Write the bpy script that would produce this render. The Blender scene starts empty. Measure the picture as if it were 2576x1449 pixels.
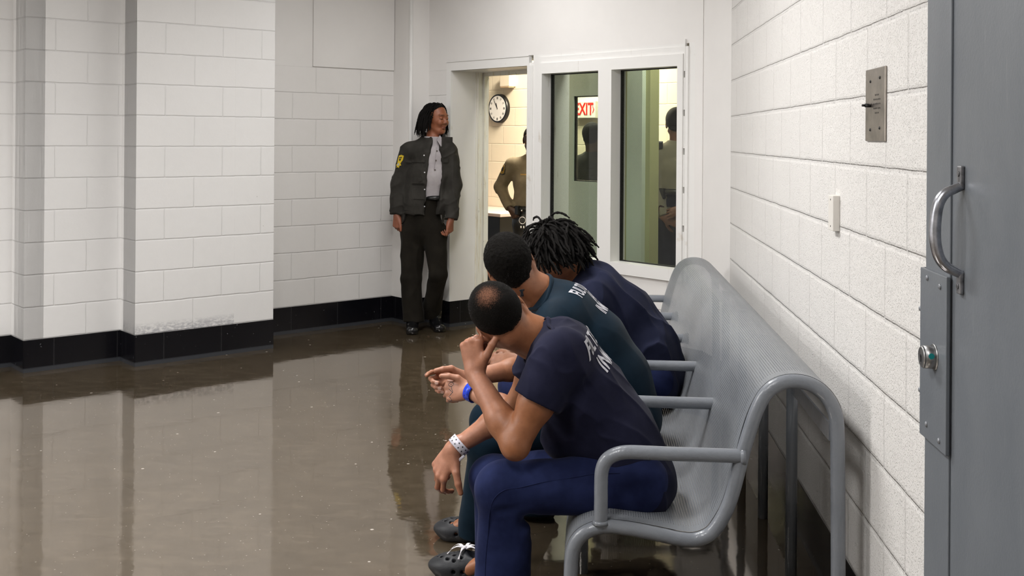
import bpy, bmesh, math, random
import numpy as np
from mathutils import Vector, Matrix
SC = bpy.context.scene
COL = SC.collection
Q = math.sqrt(.5)
random.seed(7)
# ---------------------------------------------------------------- camera model
F_PX, YAW, ROLL, CY, EYE = 2733.17, .0726, .007, 344.24, 1.5038
_c, _s = math.cos(ROLL), math.sin(ROLL)
FW = np.array([-math.sin(YAW), math.cos(YAW), 0.]); RT = np.array([math.cos(YAW), math.sin(YAW), 0.]); UPV = np.array([0, 0, 1.])
CAM = np.array([0, 0, EYE])
def _ray(u, v):
    du, dv = u-1288, v-CY
    return FW + RT*((_c*du+_s*dv)/F_PX) + UPV*(-(-_s*du+_c*dv)/F_PX)
def Y(u, v, y):
    """survey point: where the sight line through (u, v) meets the vertical plane at distance y"""
    r = _ray(u, v); return CAM + r*(y/r[1])
def X(u, v, x):
    r = _ray(u, v); return CAM + r*(x/r[0])
def PL(u, v, n, d):
    r = _ray(u, v); n = np.array(n, float); return CAM + r*((d-n@CAM)/(n@r))
def V(*a): return np.array(a, float)
def unit(v):
    v = np.array(v, float); return v/np.linalg.norm(v)

# ---------------------------------------------------------------- object helpers
def setp(o, label=None, cat=None, group=None, kind=None):
    if label: o['label'] = label
    if cat: o['category'] = cat
    if group: o['group'] = group
    if kind: o['kind'] = kind
    return o
def thing(name, loc, label, cat, group=None):
    o = bpy.data.objects.new(name, None); COL.objects.link(o)
    o.location = [float(c) for c in loc]; o.empty_display_size = .05
    return setp(o, label, cat, group)
def link(name, me, mat=None, parent=None, smooth=False):
    o = bpy.data.objects.new(name, me); COL.objects.link(o)
    if mat is not None:
        for m in (mat if isinstance(mat, (list, tuple)) else [mat]): me.materials.append(m)
    if parent is not None:
        o.parent = parent
        # geometry is written in world space: cancel every ancestor's offset
        off = Vector((0, 0, 0)); p = parent
        while p is not None: off += Vector(p.location); p = p.parent
        o.location = -off
    if smooth:
        me.polygons.foreach_set('use_smooth', [True]*len(me.polygons))
    return o
def obj(name, bm, mat=None, parent=None, smooth=False, label=None):
    me = bpy.data.meshes.new(name); bmesh.ops.recalc_face_normals(bm, faces=bm.faces)
    bm.to_mesh(me); bm.free()
    o = link(name, me, mat, parent, smooth)
    if label: o['label'] = label
    return o
def struct(name, bm, mat, **k):
    o = obj(name, bm, mat, **k); o['kind'] = 'structure'; return o
def frame3(n, hint=(0, 0, 1)):
    n = unit(n); h = np.array(hint, float)
    if abs(n@unit(h)) > .95: h = np.array((1., 0, 0))
    a = unit(np.cross(h, n)); b = np.cross(n, a); return a, b, n
def add_box(bm, c, size, axes=None, bevel=0, seg=2):
    """box at centre c with full sizes along axes (3 unit vectors)"""
    ax = axes if axes is not None else np.eye(3)
    vs = []
    for i in (-.5, .5):
        for j in (-.5, .5):
            for k in (-.5, .5):
                vs.append(bm.verts.new(Vector(np.array(c, float)+ax[0]*i*size[0]+ax[1]*j*size[1]+ax[2]*k*size[2])))
    fs = [(0, 1, 3, 2), (4, 6, 7, 5), (0, 4, 5, 1), (2, 3, 7, 6), (0, 2, 6, 4), (1, 5, 7, 3)]
    faces = [bm.faces.new([vs[i] for i in f]) for f in fs]
    if bevel > 0:
        edges = list({e for f in faces for e in f.edges})
        bmesh.ops.bevel(bm, geom=edges, offset=bevel, segments=seg, profile=.5, affect='EDGES')
    return faces
def add_cyl(bm, a, b, ra, rb=None, n=20, caps=True):
    a, b = np.array(a, float), np.array(b, float); rb = ra if rb is None else rb
    x, y, z = frame3(b-a)
    A = []; B = []
    for i in range(n):
        t = 2*math.pi*i/n; d = x*math.cos(t)+y*math.sin(t)
        A.append(bm.verts.new(Vector(a+d*ra))); B.append(bm.verts.new(Vector(b+d*rb)))
    fs = []
    for i in range(n):
        j = (i+1) % n; f = bm.faces.new((A[i], A[j], B[j], B[i])); f.smooth = True; fs.append(f)
    if caps: bm.faces.new(A[::-1]); bm.faces.new(B)
    return fs
def smooth_path(pts, n=6, closed=False):
    pts = [np.array(p, float) for p in pts]; out = []
    N = len(pts)
    for i in range(N-1 if not closed else N):
        p0 = pts[max(i-1, 0)] if not closed else pts[(i-1) % N]
        p1 = pts[i]; p2 = pts[(i+1) % N]
        p3 = pts[min(i+2, N-1)] if not closed else pts[(i+2) % N]
        for k in range(n):
            t = k/n
            out.append(.5*((2*p1)+(-p0+p2)*t+(2*p0-5*p1+4*p2-p3)*t*t+(-p0+3*p1-3*p2+p3)*t**3))
    if not closed: out.append(pts[-1])
    return out
def add_tube(bm, pts, r, n=14, caps=True, flat=None, rads=None):
    """round tube along pts; flat=(axis, factor) squashes the section"""
    pts = [np.array(p, float) for p in pts]; m = len(pts)
    tg = [unit(pts[min(i+1, m-1)]-pts[max(i-1, 0)]) for i in range(m)]
    x, y, z = frame3(tg[0]); rings = []
    for i in range(m):
        x = unit(x-tg[i]*(x@tg[i])); y = np.cross(tg[i], x)
        rr = rads[i] if rads is not None else r
        ring = []
        for k in range(n):
            t = 2*math.pi*k/n; d = (x*math.cos(t)+y*math.sin(t))*rr
            if flat is not None: d = d - flat[0]*(d@flat[0])*(1-flat[1])
            ring.append(bm.verts.new(Vector(pts[i]+d)))
        rings.append(ring)
    for i in range(m-1):
        for k in range(n):
            j = (k+1) % n
            f = bm.faces.new((rings[i][k], rings[i][j], rings[i+1][j], rings[i+1][k])); f.smooth = True
    if caps: bm.faces.new(rings[0][::-1]); bm.faces.new(rings[-1])
def add_ball(bm, c, r, axes=None, u=16, v=10):
    ax = axes if axes is not None else np.eye(3)
    r = (r, r, r) if np.isscalar(r) else r
    res = bmesh.ops.create_uvsphere(bm, u_segments=u, v_segments=v, radius=1)
    for q in res['verts']:
        p = np.array(q.co); q.co = Vector(np.array(c, float)+ax[0]*p[0]*r[0]+ax[1]*p[1]*r[1]+ax[2]*p[2]*r[2])
    for f in {f for q in res['verts'] for f in q.link_faces}: f.smooth = True

# ---------------------------------------------------------------- materials
class NT:
    def __init__(s, name):
        s.m = bpy.data.materials.new(name); s.m.use_nodes = True; s.t = s.m.node_tree; s.t.nodes.clear()
        s.out = s.n('ShaderNodeOutputMaterial'); s.p = s.n('ShaderNodeBsdfPrincipled'); s.l(s.p.outputs[0], s.out.inputs[0])
    def n(s, t, **k):
        x = s.t.nodes.new(t)
        for a, b in k.items(): setattr(x, a, b)
        return x
    def l(s, a, b): s.t.links.new(a, b)
    def set(s, **k):
        for a, b in k.items(): s.p.inputs[a.replace('_', ' ')].default_value = b
        return s
    def co(s, kind='Object', scale=(1, 1, 1)):
        c = s.n('ShaderNodeTexCoord'); mp = s.n('ShaderNodeMapping'); mp.inputs['Scale'].default_value = scale
        s.l(c.outputs[kind], mp.inputs[0]); return mp.outputs[0]
    def pos(s, scale=(1, 1, 1)):
        c = s.n('ShaderNodeNewGeometry'); mp = s.n('ShaderNodeMapping'); mp.inputs['Scale'].default_value = scale
        s.l(c.outputs['Position'], mp.inputs[0]); return mp.outputs[0]
    def noise(s, vec, scale, detail=3, rough=.5, dist=0):
        x = s.n('ShaderNodeTexNoise'); s.l(vec, x.inputs['Vector']); x.inputs['Scale'].default_value = scale
        x.inputs['Detail'].default_value = detail; x.inputs['Roughness'].default_value = rough; x.inputs['Distortion'].default_value = dist
        return x.outputs['Fac']
    def ramp(s, fac, stops):
        x = s.n('ShaderNodeValToRGB'); s.l(fac, x.inputs[0]); e = x.color_ramp.elements
        while len(e) < len(stops): e.new(.5)
        for q, (p, c) in zip(e, stops):
            q.position = p; q.color = (c, c, c, 1) if np.isscalar(c) else (*c, 1)
        return x.outputs[0]
    def math(s, op, a, b=None, clamp=False):
        x = s.n('ShaderNodeMath', operation=op, use_clamp=clamp)
        for i, q in enumerate((a, b)):
            if q is None: continue
            if isinstance(q, (int, float)): x.inputs[i].default_value = q
            else: s.l(q, x.inputs[i])
        return x.outputs[0]
    def mix(s, fac, a, b, mode='MIX'):
        x = s.n('ShaderNodeMix', data_type='RGBA', blend_type=mode)
        for i, q in ((0, fac), (6, a), (7, b)):
            if isinstance(q, (int, float)): x.inputs[i].default_value = q
            elif isinstance(q, tuple): x.inputs[i].default_value = (*q, 1)
            else: s.l(q, x.inputs[i])
        return x.outputs[2]
    def bump(s, h, strength=.3, dist=.01, normal=None):
        b = s.n('ShaderNodeBump'); b.inputs['Strength'].default_value = strength; b.inputs['Distance'].default_value = dist
        s.l(h, b.inputs['Height'])
        if normal is not None: s.l(normal, b.inputs['Normal'])
        s.l(b.outputs[0], s.p.inputs['Normal']); return b.outputs[0]
def srgb(r, g, b):
    f = lambda c: (c/255/12.92 if c <= 10 else ((c/255+.055)/1.055)**2.4)
    return (f(r), f(g), f(b))
def plain(name, col, rough=.5, metal=0, noise=.0, nscale=30, bump=0, bscale=200, spec=.5, coat=0):
    t = NT(name); t.set(Roughness=rough, Metallic=metal, Specular_IOR_Level=spec)
    t.p.inputs['Coat Weight'].default_value = coat; t.p.inputs['Coat Roughness'].default_value = .15
    v = t.pos()
    if noise:
        f = t.noise(v, nscale, 4, .6)
        lo = tuple(c*(1-noise) for c in col); hi = tuple(min(c*(1+noise), 1) for c in col)
        t.l(t.ramp(f, [(.3, lo), (.7, hi)]), t.p.inputs['Base Color'])
    else: t.p.inputs['Base Color'].default_value = (*col, 1)
    if bump: t.bump(t.noise(v, bscale, 3, .6), bump, .004)
    return t.m

def block_mat(name, base, rough_tex=.25, uvoff=0, mort=.0045, pore=0., scuff=False, rough=.55, jd=.0035):
    """painted concrete block laid in 8 in courses"""
    t = NT(name); t.set(Roughness=rough, Specular_IOR_Level=.3)
    uv = t.n('ShaderNodeUVMap'); uv.uv_map = 'UV'
    nz = t.n('ShaderNodeTexNoise'); t.l(uv.outputs[0], nz.inputs['Vector']); nz.inputs['Scale'].default_value = 9; nz.inputs['Detail'].default_value = 2
    sub = t.n('ShaderNodeVectorMath', operation='SUBTRACT'); t.l(nz.outputs['Color'], sub.inputs[0]); sub.inputs[1].default_value = (.5, .5, .5)
    sc = t.n('ShaderNodeVectorMath', operation='SCALE'); t.l(sub.outputs[0], sc.inputs[0]); sc.inputs['Scale'].default_value = .006
    ad = t.n('ShaderNodeVectorMath', operation='ADD'); t.l(uv.outputs[0], ad.inputs[0]); t.l(sc.outputs[0], ad.inputs[1])
    b = t.n('ShaderNodeTexBrick'); t.l(ad.outputs[0], b.inputs['Vector'])
    b.offset = .5; b.inputs['Scale'].default_value = 1; b.inputs['Brick Width'].default_value = .4064; b.inputs['Row Height'].default_value = .2032
    b.inputs['Mortar Size'].default_value = mort; b.inputs['Mortar Smooth'].default_value = .6; b.inputs['Bias'].default_value = 0
    # vertical joints are shallower than the bed joints
    sp = t.n('ShaderNodeSeparateXYZ'); t.l(ad.outputs[0], sp.inputs[0])
    bed = t.math('PINGPONG', sp.outputs[1], .1016); bed = t.math('DIVIDE', bed, mort*1.9)
    bed = t.math('SUBTRACT', 1., bed, True)
    joint = t.math('ADD', t.math('MULTIPLY', b.outputs['Fac'], .65), t.math('MULTIPLY', bed, .5), True)
    vec = t.pos()
    big = t.noise(vec, 1.3, 3, .55); mott = t.noise(vec, 22, 4, .6)
    c = t.mix(t.ramp(big, [(.3, 0.), (.7, 1.)]), tuple(x*.965 for x in base), base)
    c = t.mix(t.math('MULTIPLY', t.ramp(mott, [(.35, 1.), (.6, 0.)]), .10), c, tuple(x*.88 for x in base))
    c = t.mix(t.math('MULTIPLY', joint, .22), c, tuple(x*.72 for x in base))
    # small scars in the paint
    vo = t.n('ShaderNodeTexVoronoi'); t.l(vec, vo.inputs['Vector']); vo.inputs['Scale'].default_value = 7
    ms = t.math('LESS_THAN', vo.outputs['Distance'], .035)
    gate = t.ramp(t.noise(vec, 3.1, 2, .5), [(.55, 0.), (.6, 1.)])
    c = t.mix(t.math('MULTIPLY', t.math('MULTIPLY', ms, gate), .35), c, (.28, .25, .22))
    if scuff:
        z = t.n('ShaderNodeSeparateXYZ'); t.l(vec, z.inputs[0])
        h = t.math('SUBTRACT', z.outputs[2], .205); zone = t.ramp(t.math('MULTIPLY', h, 10.), [(0., 1.), (.35, .9), (.75, 0.)])
        sp2 = t.n('ShaderNodeSeparateXYZ'); t.l(uv.outputs[0], sp2.inputs[0])
        along = t.ramp(t.math('MULTIPLY', sp2.outputs[0], 1.), [(0., 1.), (1., 1.)])
        g = t.ramp(t.noise(t.pos((30, 30, 60)), 1., 5, .7), [(.4, 0.), (.58, 1.)])
        c = t.mix(t.math('MULTIPLY', t.math('MULTIPLY', zone, g), .55), c, (.20, .20, .24))
    t.l(c, t.p.inputs['Base Color'])
    inv = t.math('SUBTRACT', 1., joint)
    b1 = t.n('ShaderNodeBump'); b1.inputs['Strength'].default_value = .9; b1.inputs['Distance'].default_value = jd; t.l(inv, b1.inputs['Height'])
    h2 = t.math('ADD', t.math('MULTIPLY', t.noise(vec, 60, 4, .65), 1-pore*.5), t.math('MULTIPLY', t.ramp(t.noise(vec, 190, 2, .6), [(.30, 0.), (.48, 1.)]), pore))
    b2 = t.n('ShaderNodeBump'); b2.inputs['Strength'].default_value = rough_tex; b2.inputs['Distance'].default_value = .004
    t.l(h2, b2.inputs['Height']); t.l(b1.outputs[0], b2.inputs['Normal']); t.l(b2.outputs[0], t.p.inputs['Normal'])
    return t.m
# ================================================================ ROOM
WHITE = srgb(236, 233, 230)
m_blockL = block_mat('painted_block_left', (.84, .83, .82), .10)
m_blockS = block_mat('painted_block_scuffed', (.84, .83, .82), .10, scuff=True)
m_blockR = block_mat('painted_block_right', (.78, .76, .735), .6, pore=1., mort=.007, jd=.006)
m_blockB = block_mat('painted_block_back', (.83, .81, .79), .08)
m_plaster = plain('painted_plaster', (.82, .80, .78), .5, noise=.02, nscale=3, bump=.05, bscale=60)
m_black = NT('black_base_paint')
def _():
    t = m_black; t.set(Roughness=.22, Specular_IOR_Level=.45)
    uv = t.n('ShaderNodeUVMap'); uv.uv_map = 'UV'
    b = t.n('ShaderNodeTexBrick'); t.l(uv.outputs[0], b.inputs['Vector']); b.offset = .5
    b.inputs['Scale'].default_value = 1; b.inputs['Brick Width'].default_value = .4064; b.inputs['Row Height'].default_value = .2032; b.inputs['Mortar Size'].default_value = .004
    sp = t.n('ShaderNodeSeparateXYZ'); t.l(uv.outputs[0], sp.inputs[0])
    v = t.pos()
    chip = t.ramp(t.noise(v, 38, 4, .7), [(.69, 0.), (.71, 1.)])
    c = t.mix(t.math('MULTIPLY', b.outputs['Fac'], .5), (.004, .004, .006), (.03, .03, .032))
    low = t.ramp(sp.outputs[1], [(.0, 1.), (.022, 1.), (.03, 0.)])
    c = t.mix(low, c, (.045, .048, .055))
    c = t.mix(t.math('MULTIPLY', chip, .5), c, (.4, .4, .42))
    t.l(c, t.p.inputs['Base Color']); t.bump(t.noise(v, 40, 3, .5), .1, .003)
_()
m_black = m_black.m
m_frame = NT('painted_steel_frame')
def _():
    t = m_frame; t.set(Roughness=.35)
    v = t.pos(); g = t.noise(v, 5, 5, .65)
    z = t.n('ShaderNodeSeparateXYZ'); t.l(v, z.inputs[0])
    c = t.mix(t.ramp(g, [(.62, 0.), (.70, 1.)]), (.83, .82, .80), (.70, .66, .60))
    st = t.noise(t.pos((60, 60, 3)), 1., 4, .7)
    t.l(t.mix(t.math('MULTIPLY', t.ramp(st, [(.66, 0.), (.74, 1.)]), .5), c, (.30, .24, .17)), t.p.inputs['Base Color'])
    t.bump(t.noise(v, 90, 2, .5), .08, .002)
_(); m_frame = m_frame.m
m_jamb = NT('worn_door_jamb')
def _():
    t = m_jamb; t.set(Roughness=.4)
    v = t.pos()
    st = t.noise(t.pos((38, 38, 2.5)), 1., 6, .75)
    c = t.mix(t.ramp(st, [(.52, 0.), (.62, 1.)]), (.82, .80, .73), (.70, .64, .50))
    ch = t.noise(t.pos((45, 45, 14)), 1., 5, .7)
    t.l(t.mix(t.ramp(ch, [(.66, 0.), (.70, 1.)]), c, (.10, .07, .05)), t.p.inputs['Base Color'])
_(); m_jamb = m_jamb.m

m_floor = NT('sealed_concrete_floor')
def _():
    t = m_floor; t.set(IOR=3.2); t.p.inputs['Specular Tint'].default_value = (1, .92, .84, 1)
    v = t.pos()
    a = t.noise(v, 1.1, 6, .62, .4); b = t.noise(t.pos((1, 2.2, 1)), 7, 6, .7)
    c = t.mix(t.ramp(a, [(.3, 0.), (.7, 1.)]), (.045, .033, .019), (.080, .061, .040))
    c = t.mix(t.math('MULTIPLY', t.ramp(b, [(.45, 0.), (.72, 1.)]), .35), c, (.16, .125, .085))
    crack = t.noise(v, 2.3, 8, .7, 1.6)
    cr = t.math('ABSOLUTE', t.math('SUBTRACT', crack, .5)); cr = t.ramp(cr, [(.0, 1.), (.004, 0.)])
    c = t.mix(t.math('MULTIPLY', cr, .35), c, (.03, .02, .012))
    vo = t.n('ShaderNodeTexVoronoi'); t.l(v, vo.inputs['Vector']); vo.inputs['Scale'].default_value = 17; vo.inputs['Randomness'].default_value = 1
    rnd = t.n('ShaderNodeSeparateColor'); t.l(vo.outputs['Color'], rnd.inputs[0])
    size = t.math('MULTIPLY', t.math('POWER', rnd.outputs[0], 4.), .14)
    sp = t.math('LESS_THAN', vo.outputs['Distance'], size)
    gate = t.math('GREATER_THAN', rnd.outputs[1], .45)
    m = t.math('MULTIPLY', sp, gate)
    c = t.mix(t.math('MULTIPLY', m, .85), c, (.55, .50, .44))
    vo2 = t.n('ShaderNodeTexVoronoi'); t.l(v, vo2.inputs['Vector']); vo2.inputs['Scale'].default_value = 60
    r2 = t.n('ShaderNodeSeparateColor'); t.l(vo2.outputs['Color'], r2.inputs[0])
    m2 = t.math('MULTIPLY', t.math('LESS_THAN', vo2.outputs['Distance'], .16), t.math('GREATER_THAN', r2.outputs[0], .90))
    c = t.mix(t.math('MULTIPLY', m2, .6), c, (.36, .32, .27))
    t.l(c, t.p.inputs['Base Color'])
    # glossy floor wax
    t.l(t.ramp(t.noise(v, 3, 5, .6), [(.3, .03), (.75, .09)]), t.p.inputs['Roughness'])
    bn = t.n('ShaderNodeBump'); bn.inputs['Strength'].default_value = .045; bn.inputs['Distance'].default_value = .02
    t.l(t.noise(v, 5., 3, .5), bn.inputs['Height'])
    t.l(bn.outputs[0], t.p.inputs['Normal'])
_(); m_floor = m_floor.m

def uv_box(bm, uvl, f, o, d, s0):
    for lp in f.loops:
        p = np.array(lp.vert.co)
        n = np.array(f.normal)
        if abs(n[2]) > .7: lp[uvl].uv = (p[0], p[1])
        elif abs(n@np.array([d[0], d[1], 0])) > .6:
            w = (p[0]-o[0])*(-d[1])+(p[1]-o[1])*d[0]; lp[uvl].uv = (w+.1, p[2])
        else: lp[uvl].uv = ((p[0]-o[0])*d[0]+(p[1]-o[1])*d[1]+s0, p[2])
class Wall:
    """vertical slab pieces along a 2D line from o in direction d; thickness to the side `back`"""
    def __init__(s, o, e, back, s0=0.):
        s.o = np.array(o, float); s.d = unit(np.array(e, float)-s.o); s.len = np.linalg.norm(np.array(e, float)-s.o)
        s.b = np.array(back, float); s.s0 = s0
    def piece(s, bm, t0, t1, z0, z1, off=0., th=.2):
        uvl = bm.loops.layers.uv.get('UV') or bm.loops.layers.uv.new('UV')
        c = s.o+s.d*(t0+t1)/2+s.b*(off+th/2)
        d3 = np.array([*s.d, 0]); b3 = np.array([*s.b, 0])
        fs = add_box(bm, (c[0], c[1], (z0+z1)/2), (t1-t0, th, z1-z0), (d3, b3, UPV))
        for f in fs: f.normal_update(); uv_box(bm, uvl, f, s.o, s.d, s.s0)
    def pt(s, t, z, off=0.):
        p = s.o+s.d*t+s.b*off; return np.array([p[0], p[1], z])
CEIL = 3.0
KB = .2032
# plan corners
L1a = (-3.541, 6.574); L1b = (-3.109, 7.006); L2a = (-2.932, 6.829); L2b = (-2.2295, 7.5295)
Ma = (-2.529, 7.829); Mb = (-1.6065, 8.7495); P1b = (-1.442, 8.585); Pa = (-1.312, 8.715); Pe = (.684, 6.72); Re = (.7976, 6.291)
L0b = (-3.721, 6.754); L0a = (-7.2, 3.275)
def s45(p): return (p[0]+p[1])*Q
NB = (-Q, Q)    # behind the left walls
PB = (Q, Q)     # behind the office wall
walls = {}
def run(name, a, b, back, s0, mat, z0=0., z1=CEIL, th=.2, base=True):
    w = Wall(a, b, back, s0); bm = bmesh.new(); w.piece(bm, 0, w.len, KB if base else z0, z1, 0, th)
    o = struct(name, bm, mat)
    if base:
        bm = bmesh.new(); w.piece(bm, 0, w.len, 0, KB, -.003, th+.003)
        struct(name.replace('wall', 'baseboard'), bm, m_black)
    return w
# joints measured on each wall; U = .2032 at a joint of the first course
run('wall_left_1', L0a, L0b, NB, .05, m_blockL)
run('wall_left_2', L0b, (L1a[0], L1a[1]), (Q, Q), .2, m_blockL, th=.12)
run('wall_left_3', L1a, L1b, NB, .2032+(s45(L1a)-2.3294), m_blockL)
run('wall_left_4', L1b, L2a, (Q, Q), .1, m_blockL, th=.3)
run('wall_left_5', L2a, L2b, NB, .2032+(s45(L2a)-2.9483), m_blockS, th=.2)
run('wall_left_6', L2b, (L2b[0]-.3, L2b[1]+.3), (-Q, -Q), .1, m_blockL, th=.3)
# recessed wall: block up to the tenth course, smooth panel above
w = Wall(Ma, Mb, NB, .2032+(s45(Ma)-4.1284)); bm = bmesh.new(); w.piece(bm, 0, w.len, KB, 2.03)
struct('wall_left_7', bm, m_blockB)
bm = bmesh.new(); w.piece(bm, 0, w.len, 0, KB, -.003, .203); struct('baseboard_left_7', bm, m_black)
bm = bmesh.new(); w.piece(bm, 0, w.len, 2.03, CEIL, 0, .2); w.piece(bm, .55, w.len-.004, 2.035, CEIL, -.014, .02); struct('wall_left_8', bm, m_plaster)
# pilaster at the corner
run('wall_back_1', Mb, P1b, PB, .15, m_plaster, th=.15)
run('wall_back_2', (P1b[0], P1b[1]), Pa, (Q, -Q), .15, m_plaster, th=.001)
bm = bmesh.new(); add_cyl(bm, (P1b[0]+.004, P1b[1]+.008, 0.203), (P1b[0]+.004, P1b[1]+.008, CEIL), .016, n=12); struct('trim_1', bm, m_frame)
# office wall with the doorway and the two lights of the window
WP = Wall(Pa, Pe, PB, .1)
def tP(p): return ((p[0]-Pa[0])-(p[1]-Pa[1]))*Q
tD0, tD1 = tP((-1.099, 8.503)), tP((-.46, 7.863))
tW = [(tP((-.337, 7.741)), tP((.060, 7.343))), (tP((.147, 7.256)), tP((.548, 6.855)))]
HD, WT, WB_, PH = 2.02, 1.954, .680, 2.094
TH = .36
bm = bmesh.new()
WP.piece(bm, 0, tD0-.055, KB, 2.032, 0, TH); WP.piece(bm, tW[1][1]+.13, WP.len, KB, 2.032, 0, TH)
WP.piece(bm, tD1+.06, tW[1][1]+.13, KB, WB_-.075, 0, TH)
struct('wall_back_3', bm, m_blockB)
bm = bmesh.new(); WP.piece(bm, 0, WP.len, PH, CEIL, .0, TH); WP.piece(bm, 0, tD0-.055, 2.032, PH, 0, TH); WP.piece(bm, tW[1][1]+.13, WP.len, 2.032, PH, 0, TH)
WP.piece(bm, tW[1][1]+.13, WP.len, KB, CEIL, -.006, .02)
struct('wall_back_4', bm, m_plaster)
bm = bmesh.new(); WP.piece(bm, 0, tD0, 0, KB, -.003, TH); WP.piece(bm, tD1, WP.len, 0, KB, -.003, TH); struct('baseboard_back_3', bm, m_black)
# door frame: face, deep painted reveal, stop and hinge-side rebate
bm = bmesh.new()
WP.piece(bm, tD0-.055, tD0, KB, HD, -.008, .02); WP.piece(bm, tD0-.055, tD1+.02, HD, PH, -.008, .03)
WP.piece(bm, tD0-.055, tD1+.02, PH-.006, PH, -.014, .02)
WP.piece(bm, tD1, tD1+.06, 0.03, HD, -.008, TH+.008)
WP.piece(bm, tD0-.055, tD1+.06, HD, HD+.02, 0, TH)
d1 = struct('door_1', bm, m_frame)
bm = bmesh.new()
WP.piece(bm, tD0-.05, tD0, KB, HD, .012, .235); WP.piece(bm, tD0, tD1, HD-.002, HD, .25, .11)
struct('trim_2', bm, m_plaster)
bm = bmesh.new()
WP.piece(bm, tD0-.05, tD0+.004, KB, HD, .247, .113); WP.piece(bm, tD0, tD0+.016, .02, HD, .262, .035)
WP.piece(bm, tD0, tD0+.028, .02, HD, .315, .045); WP.piece(bm, tD0+.028, tD1, HD-.03, HD, .315, .045)
struct('trim_3', bm, m_jamb)
# window frame
wn = bpy.data.objects.new('window_1', None); COL.objects.link(wn); wn['kind'] = 'structure'; wn.location = [float(c) for c in WP.pt(tW[0][0], WB_)]
bm = bmesh.new()
x0, x1 = tW[0][0]-.03, tW[1][1]+.045
zt, zb = WT+.075, WB_-.075
for a, b, c, d in ((x0, x1, WT, zt), (x0, x1, zb, WB_), (x0, tW[0][0], WB_, WT), (tW[0][1], tW[1][0], WB_, WT), (tW[1][1], x1, WB_, WT)):
    WP.piece(bm, a, b, c, d, -.022, .14)
o = obj('window_frame', bm, m_frame, wn); o['kind'] = 'structure'
bm = bmesh.new(); WP.piece(bm, x0-.01, x1+.012, zt, zt+.045, -.008, .02); WP.piece(bm, x1+.012, x1+.035, zb, zt+.045, -.012, .03)
for k in range(6):
    z = .72+.24*k; WP.piece(bm, x1+.001, x1+.012, z, z+.20, -.014, .02)
WP.piece(bm, x1+.035, tW[1][1]+.13, KB, PH, -.002, .05); WP.piece(bm, tD1+.06, x0, WB_-.08, PH, 0, .05); WP.piece(bm, x0, x1, zt, PH, 0, .05)
struct('trim_4', bm, m_frame)
bm = bmesh.new()
for a, b in tW:
    for t0, t1, z0, z1 in ((a, a+.006, WB_, WT), (b-.006, b, WB_, WT), (a, b, WB_, WB_+.006), (a, b, WT-.006, WT)):
        WP.piece(bm, t0, t1, z0, z1, .068, .03)
o = obj('window_gasket', bm, plain('black_gasket', (.006, .006, .006), .6), wn); o['kind'] = 'structure'
m_glass = NT('wired_glass')
def _():
    t = m_glass
    tr = t.n('ShaderNodeBsdfTransparent'); gl = t.n('ShaderNodeBsdfGlossy'); gl.inputs['Roughness'].default_value = .02
    uv = t.n('ShaderNodeUVMap'); uv.uv_map = 'UV'
    mp = t.n('ShaderNodeMapping'); t.l(uv.outputs[0], mp.inputs[0]); mp.inputs['Rotation'].default_value = (0, 0, math.radians(45)); mp.inputs['Scale'].default_value = (85, 85, 1)
    sp = t.n('ShaderNodeSeparateXYZ'); t.l(mp.outputs[0], sp.inputs[0])
    a = t.math('LESS_THAN', t.math('FRACT', sp.outputs[0]), .13); b = t.math('LESS_THAN', t.math('FRACT', sp.outputs[1]), .13)
    wires = t.math('MAXIMUM', a, b)
    t.l(t.mix(wires, (.80, .84, .80), (.60, .62, .60)), tr.inputs[0])
    fr = t.n('ShaderNodeFresnel'); fr.inputs[0].default_value = 1.5; ge = t.n('ShaderNodeNewGeometry')
    fq = t.math('MULTIPLY', fr.outputs[0], t.math('SUBTRACT', 1., ge.outputs['Backfacing']))
    mx = t.n('ShaderNodeMixShader'); t.l(fq, mx.inputs[0]); t.l(tr.outputs[0], mx.inputs[1]); t.l(gl.outputs[0], mx.inputs[2])
    t.l(mx.outputs[0], t.out.inputs[0])
_(); m_glass = m_glass.m
for a, b in tW:
    bm = bmesh.new(); WP.piece(bm, a, b, WB_, WT, .078, .008)
    o = obj('window_pane', bm, m_glass, wn); o['kind'] = 'structure'
# short return and long right wall
run('wall_right_1', Pe, Re, unit((.44, .11)), .1, m_plaster, th=.12)
w = Wall(Re, (.7976, -2.2), (1, 0), .2032+(3.6197-Re[1])); 
bm = bmesh.new(); w.piece(bm, 0, w.len, KB, CEIL); struct('wall_right_2', bm, m_blockR)
bm = bmesh.new(); w.piece(bm, 0, w.len, 0, KB, -.003); struct('baseboard_right_2', bm, m_black)
bm = bmesh.new(); add_box(bm, (-2, 5, -.05), (14, 20, .1)); struct('floor', bm, m_floor)
bm = bmesh.new(); add_box(bm, (-2, 5, CEIL+.05), (14, 20, .1)); struct('ceiling', bm, plain('ceiling_paint', (.78, .77, .75), .8, noise=.02))
# far left of the hall and the end behind the camera
bm = bmesh.new(); add_box(bm, (-3.4, -2.3, CEIL/2), (8.6, .2, CEIL)); struct('wall_front', bm, m_plaster)
bm = bmesh.new(); add_box(bm, (-7.3, .5, CEIL/2), (.2, 5.6, CEIL)); struct('wall_left_9', bm, m_plaster)

# ---------------------------------------------------------------- office beyond the doorway
m_cream = block_mat('cream_block', (.86, .78, .62), .08)
OF = Wall(V(-3.2, 14.45), V(3.8, 7.45), PB, .13)      # far wall of the office, parallel to the partition
bm = bmesh.new(); OF.piece(bm, 0, OF.len, 0, CEIL); struct('wall_office_1', bm, m_cream)
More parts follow.
